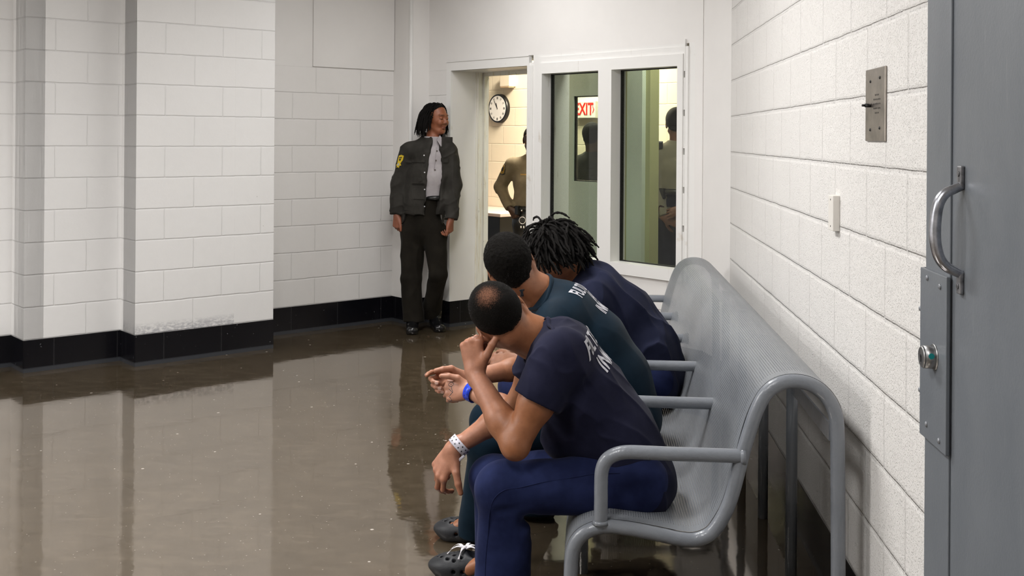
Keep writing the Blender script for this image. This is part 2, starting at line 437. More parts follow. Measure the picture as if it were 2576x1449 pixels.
# pale green inner door and olive screen seen through the window
m_olive = plain('olive_paint', (.42, .42, .22), .45, noise=.05, nscale=4)
m_sage = plain('sage_paint', (.58, .64, .55), .4, noise=.04, nscale=3)
WI = Wall((Pa[0]+.60, Pa[1]+.60), (Pe[0]+.60, Pe[1]+.60), PB, 0.)
def ti(u, off=0.):   # position along the inner screen for a sight line
    p = PL(u, 400, (Q, Q, 0), 5.2348+.60/Q+off); return ((p[0]-WI.o[0])*Q-(p[1]-WI.o[1])*Q)
def zi(u, v): return PL(u, v, (Q, Q, 0), 5.2348+.60/Q)[2]
# ================================================================ BENCH
m_bench = NT('grey_bench_paint')
def _():
    t = m_bench; t.set(Roughness=.28, Specular_IOR_Level=.5)
    v = t.pos(); g = t.noise(v, 6, 4, .6)
    c = t.mix(t.ramp(g, [(.3, 0.), (.7, 1.)]), (.175, .19, .215), (.22, .235, .26))
    ch = t.ramp(t.noise(v, 42, 5, .7), [(.70, 0.), (.715, 1.)])
    t.l(t.mix(ch, c, (.02, .02, .02)), t.p.inputs['Base Color'])
    t.bump(t.noise(v, 55, 3, .6), .35, .004)
_(); m_bench = m_bench.m
m_sheet = NT('perforated_sheet')
def _():
    t = m_sheet; t.set(Roughness=.33, Specular_IOR_Level=.5)
    v = t.pos(); g = t.noise(v, 3, 4, .6)
    t.l(t.mix(t.ramp(g, [(.3, 0.), (.7, 1.)]), (.18, .193, .212), (.225, .238, .258)), t.p.inputs['Base Color'])
    uv = t.n('ShaderNodeUVMap'); uv.uv_map = 'UV'
    sp = t.n('ShaderNodeSeparateXYZ'); t.l(uv.outputs[0], sp.inputs[0])
    P_ = .0085
    U = t.math('DIVIDE', sp.outputs[0], P_); W = t.math('DIVIDE', sp.outputs[1], P_*.866)
    row = t.math('FLOOR', W); par = t.math('MULTIPLY', t.math('MODULO', row, 2.), .5)
    fu = t.math('SUBTRACT', t.math('FRACT', t.math('ADD', U, par)), .5); fv = t.math('SUBTRACT', t.math('FRACT', W), .5)
    d = t.math('SQRT', t.math('ADD', t.math('MULTIPLY', fu, fu), t.math('MULTIPLY', fv, fv)))
    hole = t.math('LESS_THAN', d, .195)
    # solid margins
    ins = t.math('MULTIPLY', t.math('GREATER_THAN', sp.outputs[0], .045), t.math('LESS_THAN', sp.outputs[0], 3.0))
    ins = t.math('MULTIPLY', ins, t.math('MULTIPLY', t.math('GREATER_THAN', sp.outputs[1], .03), t.math('LESS_THAN', sp.outputs[1], 1.43)))
    hole = t.math('MULTIPLY', hole, ins)
    tr = t.n('ShaderNodeBsdfTransparent'); mx = t.n('ShaderNodeMixShader')
    t.l(hole, mx.inputs[0]); t.l(t.p.outputs[0], mx.inputs[1]); t.l(tr.outputs[0], mx.inputs[2]); t.l(mx.outputs[0], t.out.inputs[0])
    t.bump(t.math('SUBTRACT', 1., t.ramp(d, [(.25, 1.), (.45, 0.)])), .4, .0015)
_(); m_sheet = m_sheet.m
BY0, PITCH, NS = 3.158, .607, 5
TR = .0205
prof = [(-.047, 0.0), (-.049, .15), (-.0495, .25), (-.0415, .315), (-.012, .356), (.0437, .377), (.1113, .3745), (.2004, .3605), (.2676, .3485), (.3119, .3495), (.3525, .3696), (.3827, .4118), (.4049, .4616), (.4225, .5249), (.439, .5927), (.4565, .6559), (.479, .725), (.5065, .776), (.5443, .8035), (.5879, .8105), (.6315, .802), (.6697, .7754), (.6957, .7334), (.7055, .6807), (.7085, .547), (.7115, .25), (.7125, 0.0)]
bench = thing('metal_bench', (.33, BY0, 0), 'long grey painted steel bench with perforated seat and six arm rails along the right wall', 'bench')
fine = smooth_path([V(x, 0, z) for x, z in prof], 5)
for yy in (BY0, BY0+PITCH*NS):
    bm = bmesh.new(); add_tube(bm, [p+V(0, yy, 0) for p in fine], TR, 20); obj('end_frame', bm, m_bench, bench, True)
# perforated sheet follows the outside of the end frame
shp = [p for p in smooth_path([V(x, 0, z) for x, z in prof[2:24]], 6)]
tng = [unit(shp[min(i+1, len(shp)-1)]-shp[max(i-1, 0)]) for i in range(len(shp))]
out = []
for p, t in zip(shp, tng):
    n = V(-t[2], 0, t[0]); out.append(p+n*(TR+.001))
arc = [0.]
for i in range(1, len(out)): arc.append(arc[-1]+np.linalg.norm(out[i]-out[i-1]))
bm = bmesh.new(); uvl = bm.loops.layers.uv.new('UV'); NY = 120; grid = []
for i, (p, t) in enumerate(zip(out, tng)):
    n = V(-t[2], 0, t[0]); row = []
    for j in range(NY+1):
        yy = PITCH*NS*j/NY; ph = (yy/PITCH) % 1
        seat = math.exp(-((p[0]-.27)/.14)**2)*math.exp(-((p[2]-.36)/.1)**2)
        back = math.exp(-((p[2]-.62)/.12)**2)*(1 if p[0] < .6 else 0)
        dz = -(seat*.010+back*.006)*math.sin(math.pi*ph)**2 + .0015*math.sin(9*yy+4*p[2]*5)*min(1, (seat+back))
        row.append(bm.verts.new(Vector(p+V(0, BY0+yy, 0)+n*dz)))
    grid.append(row)
for i in range(len(out)-1):
    for j in range(NY):
        f = bm.faces.new((grid[i][j], grid[i][j+1], grid[i+1][j+1], grid[i+1][j])); f.smooth = True
        for lp, (a, b) in zip(f.loops, ((i, j), (i, j+1), (i+1, j+1), (i+1, j))): lp[uvl].uv = (PITCH*NS*b/NY, arc[a])
o = obj('seat_sheet', bm, m_sheet, bench, True)
# arm rails
armp = [(.441, .594), (.35, .5945), (.24, .595), (.17, .596), (.11, .596), (.075, .588), (.050, .570), (.038, .540), (.036, .50), (.036, .45), (.035, .392)]
for i in range(NS+1):
    yy = BY0+PITCH*i - (.006 if i == 0 else 0)
    bm = bmesh.new(); pts = smooth_path([V(x, yy, z) for x, z in armp], 5)
    add_tube(bm, pts, TR*.98, 18)
    add_tube(bm, [V(.447, yy, .594), V(.436, yy, .594), V(.430, yy, .594)], 0, 18, rads=[TR*1.25, TR*1.2, TR*.9])
    add_tube(bm, [V(.035, yy, .398), V(.035, yy, .388)], 0, 18, rads=[TR*1.0, TR*1.25])
    obj('armrest', bm, m_bench, bench, True)
# rear posts and front legs under the intermediate arms
for i in range(1, NS):
    yy = BY0+PITCH*i
    bm = bmesh.new(); add_cyl(bm, (.690, yy, 0), (.690, yy, .728), TR*.95, n=16); obj('leg', bm, m_bench, bench)
    bm = bmesh.new(); add_cyl(bm, (-.02, yy, 0), (-.02, yy, .34), TR*.95, n=16); obj('leg', bm, m_bench, bench)
bm = bmesh.new(); add_box(bm, (.688, BY0+PITCH*NS/2, .665), (.006, PITCH*NS-.02, .05)); obj('rear_rail', bm, m_bench, bench)
for i in range(6):
    pass
for (xx, zz) in ((-.049, .004), (.7125, .004)):
    for yy in (BY0, BY0+PITCH*NS): bm = bmesh.new(); add_cyl(bm, (xx, yy, 0), (xx, yy, .008), .038, n=20); obj('foot_plate', bm, m_bench, bench)

# ================================================================ THINGS ON THE RIGHT WALL
m_steel = plain('brushed_steel', (.42, .38, .34), .35, 1., noise=.25, nscale=14, bump=.05, bscale=90)
m_dark = plain('dark_metal', (.03, .03, .03), .4, .6)
XW = .7976
ic = thing('intercom_plate', (XW, 3.107, 1.6), 'square brushed steel intercom plate with speaker holes high on the right block wall', 'intercom')
bm = bmesh.new(); add_box(bm, (XW-.003, 3.107, 1.601), (.006, .208, .205), bevel=.002); 
# rounded corners
o = obj('plate', bm, m_steel, ic)
md = o.modifiers.new('b', 'BEVEL'); md.width = .004; md.segments = 2
bm = bmesh.new()
for r, cols in enumerate((3, 5, 5, 5, 3)):
    for k in range(cols):
        add_cyl(bm, (XW-.0062, 3.085+(k-(cols-1)/2)*.0155-.0, 1.628-r*.0125), (XW-.0068, 3.085+(k-(cols-1)/2)*.0155, 1.628-r*.0125), .0024, n=8)
obj('speaker_holes', bm, m_dark, ic)
for yy, zz in ((3.155, 1.668), (3.055, 1.674), (3.155, 1.531), (3.055, 1.535)):
    bm = bmesh.new(); add_ball(bm, (XW-.0065, yy, zz), (.0025, .0045, .0045), u=10, v=6); obj('screw', bm, m_dark, ic)
bm = bmesh.new(); add_cyl(bm, (XW-.006, 3.152, 1.600), (XW-.022, 3.152, 1.600), .0055, n=12); add_cyl(bm, (XW-.022, 3.152, 1.600), (XW-.030, 3.150, 1.600), .0035, n=10)
obj('call_button', bm, m_dark, ic)
sw = thing('cover_plate', (XW, 3.585, 1.265), 'small painted cover box fixed to the right block wall above the bench', 'cover plate')
bm = bmesh.new(); add_box(bm, (XW-.011, 3.585, 1.265), (.022, .070, .114), bevel=.002); obj('box', bm, plain('cover_paint', (.74, .71, .66), .45, noise=.03), sw)
for zz in (1.308, 1.222):
    bm = bmesh.new(); add_ball(bm, (XW-.022, 3.585, zz), (.0015, .003, .003), u=8, v=6); obj('screw', bm, m_dark, sw)

# ================================================================ GREY STEEL DOOR FOLDED BACK ALONG THE WALL
m_door = NT('grey_door_paint')
def _():
    t = m_door; t.set(Roughness=.36, Specular_IOR_Level=.4)
    v = t.pos((1, 1, .5)); g = t.noise(v, 4, 6, .65)
    c = t.mix(t.ramp(g, [(.3, 0.), (.7, 1.)]), (.125, .138, .155), (.165, .178, .195))
    s2 = t.noise(t.pos((4, 30, 3)), 1., 4, .6)
    c = t.mix(t.math('MULTIPLY', t.ramp(s2, [(.66, 0.), (.72, 1.)]), .25), c, (.30, .31, .32))
    t.l(c, t.p.inputs['Base Color']); t.bump(t.noise(t.pos(), 130, 3, .6), .18, .002)
_(); m_door = m_door.m
XD = .72
dr = thing('door_2', (XD+.025, 2.387, 0), 'grey steel door folded back against the right wall in the foreground', 'door')
dr['kind'] = 'thing'
bm = bmesh.new(); add_box(bm, (XD+.024, 1.90, 1.1), (.045, .974, 2.16), bevel=.002); obj('door_leaf', bm, m_door, dr)
bm = bmesh.new(); add_box(bm, (XD-.0005, 2.3075, 1.1), (.005, .155, 2.16), bevel=.0018); obj('edge_strip', bm, m_door, dr)
bm = bmesh.new(); add_box(bm, (XD-.007, 2.310, 1.0515), (.008, .172, .357), bevel=.0015)
add_box(bm, (XD+.012, 2.3965, 1.0515), (.03, .006, .357))
obj('lock_plate', bm, m_door, dr)
m_screw = plain('painted_screw', (.22, .23, .25), .35, .3)
for yy, zz in ((2.345, 1.213), (2.262, 1.206), (2.345, .905), (2.262, .893), (2.399, 1.16), (2.399, .985)):
    edge = yy > 2.39
    bm = bmesh.new()
    if edge: add_ball(bm, (XD-.008, yy+.001, zz-.02), (.005, .006, .006), u=12, v=8)
    else: add_ball(bm, (XD-.0115, yy, zz), (.004, .006, .006), u=12, v=8)
    obj('screw', bm, m_screw, dr)
m_chrome = plain('worn_chrome', (.42, .43, .47), .28, 1., noise=.35, nscale=40)
hd = []
for u, v, dx in ((2425, 470, 0), (2424, 480, .012), (2400, 492, .03), (2378, 520, .046), (2367, 560, .052), (2366, 600, .052), (2376, 632, .046), (2398, 655, .03), (2422, 668, .012), (2424, 680, 0)):
    pass
HY = 2.168
hp = [(0, 1.415), (-.014, 1.409), (-.034, 1.398), (-.046, 1.376), (-.051, 1.340), (-.0505, 1.305), (-.043, 1.275), (-.030, 1.258), (-.014, 1.249), (0, 1.243)]
bm = bmesh.new(); pts = smooth_path([V(XD+a, HY, z) for a, z in hp], 5)
add_tube(bm, pts, 0, 16, rads=[.0085+.0025*math.sin(math.pi*i/(len(pts)-1)) for i in range(len(pts))], flat=(V(0, 1, 0), 1.25))
h = obj('door_handle', bm, m_chrome, dr, True)
for z0 in (1.432, 1.226):
    bm = bmesh.new(); add_box(bm, (XD-.003, HY, z0), (.009, .022, .044), bevel=.003); add_cyl(bm, (XD-.007, HY, z0+(.006 if z0 > 1.3 else -.006)), (XD-.0095, HY, z0+(.006 if z0 > 1.3 else -.006)), .0055, n=12)
    obj('handle_foot', bm, plain('handle_foot', (.20, .20, .21), .4, .7, noise=.5, nscale=60), h)
bm = bmesh.new(); add_cyl(bm, (XD-.010, 2.297, 1.056), (XD-.034, 2.297, 1.056), .0240, .0232, n=32)
add_cyl(bm, (XD-.010, 2.297, 1.056), (XD-.014, 2.297, 1.056), .028, .026, n=32)
add_cyl(bm, (XD-.034, 2.297, 1.056), (XD-.038, 2.297, 1.056), .0232, .0200, n=32)
lk = obj('lock_cylinder', bm, plain('worn_brass_chrome', (.30, .30, .30), .42, 1., noise=.4, nscale=60), dr)
bm = bmesh.new(); add_box(bm, (XD-.0385, 2.297, 1.052), (.001, .003, .012)); add_cyl(bm, (XD-.0382, 2.297, 1.058), (XD-.039, 2.297, 1.058), .0035, n=10)
obj('keyhole', bm, m_dark, lk)
bm = bmesh.new(); add_cyl(bm, (XD-.024, 2.2735, 1.062), (XD-.024, 2.2725, 1.062), .006, n=12); obj('paint_dot', bm, plain('teal_paint', (.0, .25, .25), .5), lk)
# ================================================================ SCULPTING: smooth-blended volumes turned into one continuous mesh
class Pr:
    __slots__ = ('f', 'c', 'r')
    def __init__(s, f, c, r): s.f, s.c, s.r = f, np.array(c, float), float(r)
def rc(a, b, ra, rb=None, w=None, s=1., s2=None):
    """tapered capsule; w,s: widen the section along direction w by the factor s (s2 at the far end)"""
    a, b = np.array(a, float), np.array(b, float); rb = ra if rb is None else rb; s2 = s if s2 is None else s2
    ba = b-a; L2 = max(ba@ba, 1e-12)
    if w is None:
        def f(P):
            pa = P-a; h = np.clip(pa@ba/L2, 0, 1); d = pa-h[:, None]*ba
            return np.sqrt((d*d).sum(1))-(ra+(rb-ra)*h)
        m = 1
    else:
        w = unit(np.array(w, float)); m = max(s, s2, 1)
        def f(P):
            pa = P-a; h = np.clip(pa@ba/L2, 0, 1); d = pa-h[:, None]*ba
            k = d@w; sc = s+(s2-s)*h; d = d+((k/sc-k)[:, None])*w
            return np.sqrt((d*d).sum(1))-(ra+(rb-ra)*h)
    return Pr(f, (a+b)/2, np.linalg.norm(ba)/2+max(ra, rb)*m)
def el(c, r, ax=None):
    c = np.array(c, float); r = np.array(r if not np.isscalar(r) else (r, r, r), float); R = np.eye(3) if ax is None else np.array(ax, float)
    def f(P):
        q = (P-c)@R.T; k0 = np.sqrt(((q/r)**2).sum(1)); k1 = np.sqrt(((q/r**2)**2).sum(1))
        return k0*(k0-1)/np.maximum(k1, 1e-9)
    return Pr(f, c, r.max())
def bx(c, half, rad, ax=None):
    c = np.array(c, float); half = np.array(half, float)-rad; R = np.eye(3) if ax is None else np.array(ax, float)
    def f(P):
        q = np.abs((P-c)@R.T)-half
        return np.sqrt((np.maximum(q, 0)**2).sum(1))+np.minimum(q.max(1), 0)-rad
    return Pr(f, c, np.linalg.norm(half)+rad)
def cut(p, *planes):
    pl = [(np.array(o, float), unit(n)) for o, n in planes]
    def f(P):
        d = p.f(P)
        for o, n in pl: d = np.maximum(d, (P-o)@n)
        return d
    return Pr(f, p.c, p.r)
def grp(items):
    f = lambda P: sdf(items, P)
    c = np.mean([i[0].c for i in items], 0); r = max(np.linalg.norm(i[0].c-c)+i[0].r for i in items)
    return Pr(f, c, r)
def cutgrp(items, *planes): return cut(grp(items), *planes)
def sdf(items, P):
    d = np.full(len(P), 10.)
    for it in items:
        p, k, m = it
        e = p.f(P)
        if m == 'u':
            if k <= 0: d = np.minimum(d, e)
            else:
                h = np.clip(.5+.5*(d-e)/k, 0, 1); d = d+(e-d)*h-k*h*(1-h)
        elif m == 's':
            h = np.clip(.5-.5*(d+e)/k, 0, 1) if k > 0 else (d+e < 0)*1.
            d = d+(-e-d)*h+k*h*(1-h)
        elif m == 'i': d = np.maximum(d, e)
    return d
def U(p, k=.01): return (p, k, 'u')
def S(p, k=.004): return (p, k, 's')
def I(p): return (p, 0, 'i')
def vnoise(P, seed=0):
    """smooth value noise, -1..1"""
    P = P+seed*17.31; i = np.floor(P).astype(np.int64); f = P-i; f = f*f*(3-2*f)
    def h(a, b, c):
        n = (a*374761393+b*668265263+c*2147483647+seed*974711) & 0xffffffff
        n = ((n ^ (n >> 13))*1274126177) & 0xffffffff; n = n ^ (n >> 16)
        return (n & 0xffff)/32767.5-1
    o = 0
    for dx in (0, 1):
        for dy in (0, 1):
            for dz in (0, 1):
                w = (f[:, 0] if dx else 1-f[:, 0])*(f[:, 1] if dy else 1-f[:, 1])*(f[:, 2] if dz else 1-f[:, 2])
                o = o+w*h(i[:, 0]+dx, i[:, 1]+dy, i[:, 2]+dz)
    return o
def folds(amp, dirs, seed=1, k=2.):
    """cloth folds: ridged noise stretched along the direction dirs[0]; dirs=(along, scale_along, scale_across)"""
    a = unit(dirs[0]); sa, sb = dirs[1], dirs[2]
    def f(P):
        t = P@a; Q_ = (P-t[:, None]*a)*sb+(t*sa)[:, None]*a
        Q_ = Q_+.30*np.sin(P[:, [1, 2, 0]]*V(13, 11, 12)+P[:, [2, 0, 1]]*V(7, -8, 9)+seed*V(1., 2.3, 3.1))
        n = vnoise(Q_, seed); r = (1-np.abs(n))**k
        return -amp*(r-.35)
    return f
def _mesh_sdf(name, items, h, mat, parent, disp=None, color=None, pad=.02, B=10, project=1, lo=None, hi=None):
    us = [i for i in items if i[2] == 'u']
    if lo is None: lo = np.min([i[0].c-i[0].r for i in us], 0)-pad
    if hi is None: hi = np.max([i[0].c+i[0].r for i in us], 0)+pad
    nb = np.ceil((hi-lo)/(h*B)).astype(int); n = nb*B+1
    cb = np.stack(np.meshgrid(*[lo[k]+(np.arange(nb[k])+.5)*h*B for k in range(3)], indexing='ij'), -1).reshape(-1, 3)
    R = h*B*.87
    def full(P):
        d = sdf(items, P)
        if disp is not None: d = d+disp(P)
        return d
    dc = sdf(items, cb); act = np.where(np.abs(dc) < R*1.35+.012)[0]
    grid = np.empty(n, np.float32)
    sg = dc.reshape(nb); grid[:-1, :-1, :-1] = np.repeat(np.repeat(np.repeat(sg, B, 0), B, 1), B, 2)
    grid[-1] = 1; grid[:, -1] = 1; grid[:, :, -1] = 1
    off = np.stack(np.meshgrid(*[np.arange(B+1)]*3, indexing='ij'), -1).reshape(-1, 3)
    cells = []; subs = []
    cs = [(i[0].c, i[0].r) for i in items]
    for a in act:
        bi = np.array(np.unravel_index(a, nb))*B
        ii = bi+off; P = lo+ii*h; c = cb[a]
        sub = []
        for it, (pc, pr) in zip(items, cs):
            if it[2] == 'i' or np.linalg.norm(pc-c)-pr < R+max(it[1], 0)*1.2+.03: sub.append(it)
        if not sub: continue
        d = sdf(sub, P)
        if d.min() > .02 or d.max() < -.03:
            grid[ii[:, 0], ii[:, 1], ii[:, 2]] = d; continue
        if disp is not None: d = d+disp(P)
        grid[ii[:, 0], ii[:, 1], ii[:, 2]] = d
        if d.min() < 0 < d.max(): cells.append(bi); subs.append(sub)
    if not cells: raise Exception('empty '+name)
    coff = np.stack(np.meshgrid(*[np.arange(B)]*3, indexing='ij'), -1).reshape(-1, 3)
    ci = (np.array(cells)[:, None, :]+coff[None]).reshape(-1, 3); blk = np.repeat(np.arange(len(cells)), len(coff))
    st = np.array([n[1]*n[2], n[2], 1]); g = grid.ravel(); base = ci@st
    corner = [(x, y, z) for x in (0, 1) for y in (0, 1) for z in (0, 1)]
    vals = np.stack([g[base+np.array(c)@st] for c in corner], 1); neg = vals < 0; cnt = neg.sum(1)
    m = (cnt > 0) & (cnt < 8); ci = ci[m]; base = base[m]; vals = vals[m]; neg = neg[m]; blk = blk[m]
    acc = np.zeros((len(ci), 3)); num = np.zeros(len(ci))
    for a in range(8):
        for ax in range(3):
            ca = corner[a]
            if ca[ax]: continue
            cb2 = list(ca); cb2[ax] = 1; b = corner.index(tuple(cb2))
            x = neg[:, a] != neg[:, b]; t = np.zeros(len(ci)); va, vb = vals[:, a], vals[:, b]
            t[x] = va[x]/(va[x]-vb[x]); p = np.tile(np.array(ca, float), (len(ci), 1)); p[:, ax] += t
            acc[x] += p[x]; num[x] += 1
    vert = lo+(ci+acc/num[:, None])*h
    idm = np.full(g.shape, -1, np.int32); idm[base] = np.arange(len(ci))
    quads = []
    for ax in range(3):
        u, v = (ax+1) % 3, (ax+2) % 3
        s0 = neg[:, 0]; e = [0, 0, 0]; e[ax] = 1; s1 = neg[:, corner.index(tuple(e))]
        x = s0 != s1; b = base[x]
        A = idm[b]; B_ = idm[b-st[u]]; C = idm[b-st[u]-st[v]]; D = idm[b-st[v]]
        ok = (B_ >= 0) & (C >= 0) & (D >= 0); fl = s0[x]
        q = np.stack([A, B_, C, D], 1); q[~fl] = q[~fl][:, ::-1]
        quads.append(q[ok])
    quads = np.concatenate(quads)
    K4 = np.array([(1, 1, 1), (1, -1, -1), (-1, 1, -1), (-1, -1, 1)], float)*h*.4
    bnd = np.searchsorted(blk, np.arange(len(cells)+1))
    for _i in range(project):
        for bi_ in range(len(cells)):
            i0, i1 = bnd[bi_], bnd[bi_+1]
            if i0 == i1: continue
            P = vert[i0:i1]; PP = (P[None]+K4[:, None]).reshape(-1, 3); e4 = sdf(subs[bi_], PP)
            if disp is not None: e4 = e4+disp(PP)
            e4 = e4.reshape(4, -1); d = e4.mean(0); gr = (K4.T@e4).T/(4*(h*.4)**2)
            gl = np.maximum((gr*gr).sum(1), .04); step = gr*(d/gl)[:, None]; ln = np.linalg.norm(step, axis=1)
            vert[i0:i1] = P-step*np.minimum(1, h*.6/np.maximum(ln, 1e-9))[:, None]
    me = bpy.data.meshes.new(name)
    me.vertices.add(len(vert)); me.vertices.foreach_set('co', vert.astype(np.float32).ravel())
    me.loops.add(len(quads)*4); me.loops.foreach_set('vertex_index', quads.astype(np.int32).ravel())
    me.polygons.add(len(quads)); me.polygons.foreach_set('loop_start', np.arange(len(quads), dtype=np.int32)*4)
    me.update(calc_edges=True); me.validate()
    if color is not None:
        c = color(vert, None)
        at = me.color_attributes.new('Col', 'FLOAT_COLOR', 'POINT')
        at.data.foreach_set('color', np.concatenate([c, np.ones((len(c), 1))], 1).astype(np.float32).ravel())
    return link(name, me, mat, parent, True)
mesh_sdf = _mesh_sdf
def unit_rows(a): return a/np.maximum(np.linalg.norm(a, axis=1), 1e-9)[:, None]
def ss(x, a, b):
    t = np.clip((x-a)/(b-a), 0, 1); return t*t*(3-2*t)
def mixc(c, col, w): return c*(1-w[:, None])+np.array(col)*w[:, None]
def snap(items, p, d, n=30, off=0.):
    """march from p along d until the surface"""
    p = np.array(p, float); d = unit(d)
    for _i in range(n):
        v = sdf(items, p[None])[0]-off
        p = p+d*v*.9
        if abs(v) < 2e-4: break
    return p

# ---------------------------------------------------------------- anatomy
def head_axes(L, U_):
    L = unit(L); U_ = np.array(U_, float); U_ = unit(U_-L*(U_@L)); F_ = np.cross(L, U_); return F_, L, U_
def head_items(o, F_, L, U_, s=1., jaw=1., ears=True):
    T = lambda x, y, z: o+s*(F_*x+L*y+U_*z)
    ax = (F_, L, U_)
    it = [U(el(T(-.012, 0, .038), V(.098, .077, .088)*s, ax)),
          U(el(T(.030, 0, -.022), V(.064, .060, .082)*s, ax), .03*s),
          U(rc(T(.052, .018*jaw, -.094), T(.052, -.018*jaw, -.094), .021*s), .028*s),
          U(rc(T(.058, .02, -.088), T(.0, .054*jaw, -.055), .017*s, .015*s), .02*s),
          U(rc(T(.058, -.02, -.088), T(.0, -.054*jaw, -.055), .017*s, .015*s), .02*s),
          U(rc(T(.072, 0, -.098), T(.070, 0, -.10), .016*s), .016*s),
          U(el(T(.076, .034, -.022), V(.022, .022, .022)*s, ax), .02*s), U(el(T(.076, -.034, -.022), V(.022, .022, .022)*s, ax), .02*s),
          U(el(T(.082, 0, .034), V(.014, .05, .012)*s, ax), .018*s),
          S(el(T(.104, .033, .012), V(.018, .019, .013)*s, ax), .014*s), S(el(T(.104, -.033, .012), V(.018, .019, .013)*s, ax), .014*s),
          U(rc(T(.088, 0, .018), T(.107, 0, -.020), .0065*s, .0095*s), .010*s),
          U(el(T(.096, .012, -.026), V(.011, .0085, .0075)*s, ax), .006*s), U(el(T(.096, -.012, -.026), V(.011, .0085, .0075)*s, ax), .006*s),
          S(el(T(.100, .0075, -.034), V(.005, .0035, .004)*s, ax), .003*s), S(el(T(.100, -.0075, -.034), V(.005, .0035, .004)*s, ax), .003*s),
          U(el(T(.088, 0, -.053), V(.012, .023, .0055)*s, ax), .005*s), U(el(T(.086, 0, -.066), V(.012, .020, .007)*s, ax), .005*s),
          S(rc(T(.101, .018, -.0595), T(.101, -.018, -.0595), .0018*s), .004*s),
          U(el(T(.0835, .033, .011), V(.0125, .0135, .0115)*s, ax), .004*s), U(el(T(.0835, -.033, .011), V(.0125, .0135, .0115)*s, ax), .004*s)]
    for sg in ((1, -1) if ears else ()):
        e = T(-.004, sg*.078, -.004); a2 = unit(L*sg+F_*.0-F_*.45); b2 = unit(np.cross(a2, U_)); ax2 = (b2, a2, unit(np.cross(b2, a2)))
        it += [U(el(e, V(.019, .0068, .034)*s, ax2), .006*s), S(el(e+a2*.007*s+F_*.003*s, V(.010, .006, .019)*s, ax2), .004*s),
               U(rc(e+a2*.004*s+U_*.026*s-F_*.004*s, e+a2*.006*s-F_*.014*s+U_*.004*s, .0035*s, .003*s), .004*s)]
    return it
def arm_items(sh, elb, wr, s=1., k=.02):
    sh, elb, wr = map(np.array, (sh, elb, wr)); d = unit(elb-sh); e = unit(wr-elb)
    return [U(rc(sh, sh+(elb-sh)*.5, .056*s, .050*s), k), U(rc(sh+(elb-sh)*.35, elb, .049*s, .038*s), k),
            U(el(elb-e*.004, .034*s), .012), U(rc(elb, elb+(wr-elb)*.35, .038*s, .041*s), .018), U(rc(elb+(wr-elb)*.3, wr, .040*s, .025*s, ), .02)]
def bend(d, ax, a):
    ax = unit(ax); c, s_ = math.cos(a), math.sin(a); return d*c+np.cross(ax, d)*s_+ax*(ax@d)*(1-c)
def hand_items(wr, D, N, side, curl, s=1., thumb=None, spread=.06, fat=1., finger_tip=None):
    """wr wrist, D towards the fingers, N out of the back of the hand, side=+1: thumb lies on cross(D,N) side.
    curl: four triples of joint angles index..little. thumb: list of two or three directions"""
    D = unit(D); N = np.array(N, float); N = unit(N-D*(N@D)); T_ = np.cross(D, N)*side
    it = []; kn = []; nails = []; fing = []
    lat = (.030, .010, -.011, -.030); ln = (.089, .092, .087, .079)
    seg = ((.043, .025, .021), (.047, .029, .022), (.044, .027, .021), (.035, .020, .019)); rr = (.0092, .0096, .0091, .0080)
    for i in range(4):
        b = wr+D*.006*s+T_*lat[i]*.45*s; kp = wr+(D*ln[i]+T_*lat[i]*1.0+N*(.003-.0030*abs(i-1.2)))*s
        it.append(U(rc(b, kp, .0150*s, .0120*s, w=N, s=.95), .012*s)); kn.append(kp)
    it.append(U(el(wr+(D*.045-N*.006)*s, V(.045, .036, .0155)*s, (D, T_, N)), .012*s))
    it.append(U(rc(wr-D*.02*s, wr+D*.012*s, .0245*s, .0235*s, w=N, s=.82), .014*s))
    for i in range(4):
        d = unit(D+T_*spread*(1.3-i)); axn = np.cross(d, N)   # rotate d towards -N
        p = kn[i]; chain = [p]
        nn = N.copy()
        for j in range(3):
            a = -curl[i][j]; d = bend(d, np.cross(d, nn), a) if False else (d*math.cos(curl[i][j])-nn*math.sin(curl[i][j]))
            d = unit(d); nn = unit(nn-d*(nn@d)); q = p+d*seg[i][j]*s
            r0 = rr[i]*(1-.10*j)*fat*s; r1 = rr[i]*(1-.10*(j+1))*fat*s
            it.append(U(rc(p, q, r0, r1), (.007 if j == 0 else .003)*s)); p = q; chain.append(p)
        nails.append((p-d*.003*s+nn*rr[i]*.66*s, d, nn, rr[i]*s)); fing.append(chain)
    # thumb
    if thumb is None: thumb = [unit(D*.55+T_*.75-N*.35), unit(D*.8+T_*.5-N*.3), unit(D*.9+T_*.3-N*.3)]
    p = wr+(D*.018+T_*.020-N*.006)*s; tl = (.046, .034, .028); tr = (.0165, .0120, .0110, .0085)
    for j in range(3):
        d = unit(thumb[j]); q = p+d*tl[j]*s; it.append(U(rc(p, q, tr[j]*fat*s, tr[j+1]*fat*s), (.014 if j == 0 else .004)*s)); p = q
    tn = thumb[3] if len(thumb) > 3 else N
    tn = unit(tn-d*(tn@d)); nails.append((p-d*.004*s+tn*.0055*s, d, tn, .0105*s))
    return it, nails, fing
def add_nails(nails, parent, mat):
    for c, d, n, r in nails:
        bm = bmesh.new(); lat = np.cross(d, n); add_ball(bm, c, (r*.88, r*.66, .0016), (d, lat, n), 14, 8); obj('fingernail', bm, mat, parent, True)
def torso_items(pel, lum, tho, up, nk, W, s=1.):
    """W unit vector across the body"""
    return [U(rc(pel, lum, .105*s, .098*s, W, 1.40, 1.30), .03), U(rc(lum, tho, .098*s, .108*s, W, 1.30, 1.38), .05), U(rc(tho, up, .108*s, .092*s, W, 1.38, 1.55), .05),
            U(rc(up, nk, .075*s, .052*s, W, 1.7, 1.0), .05)]
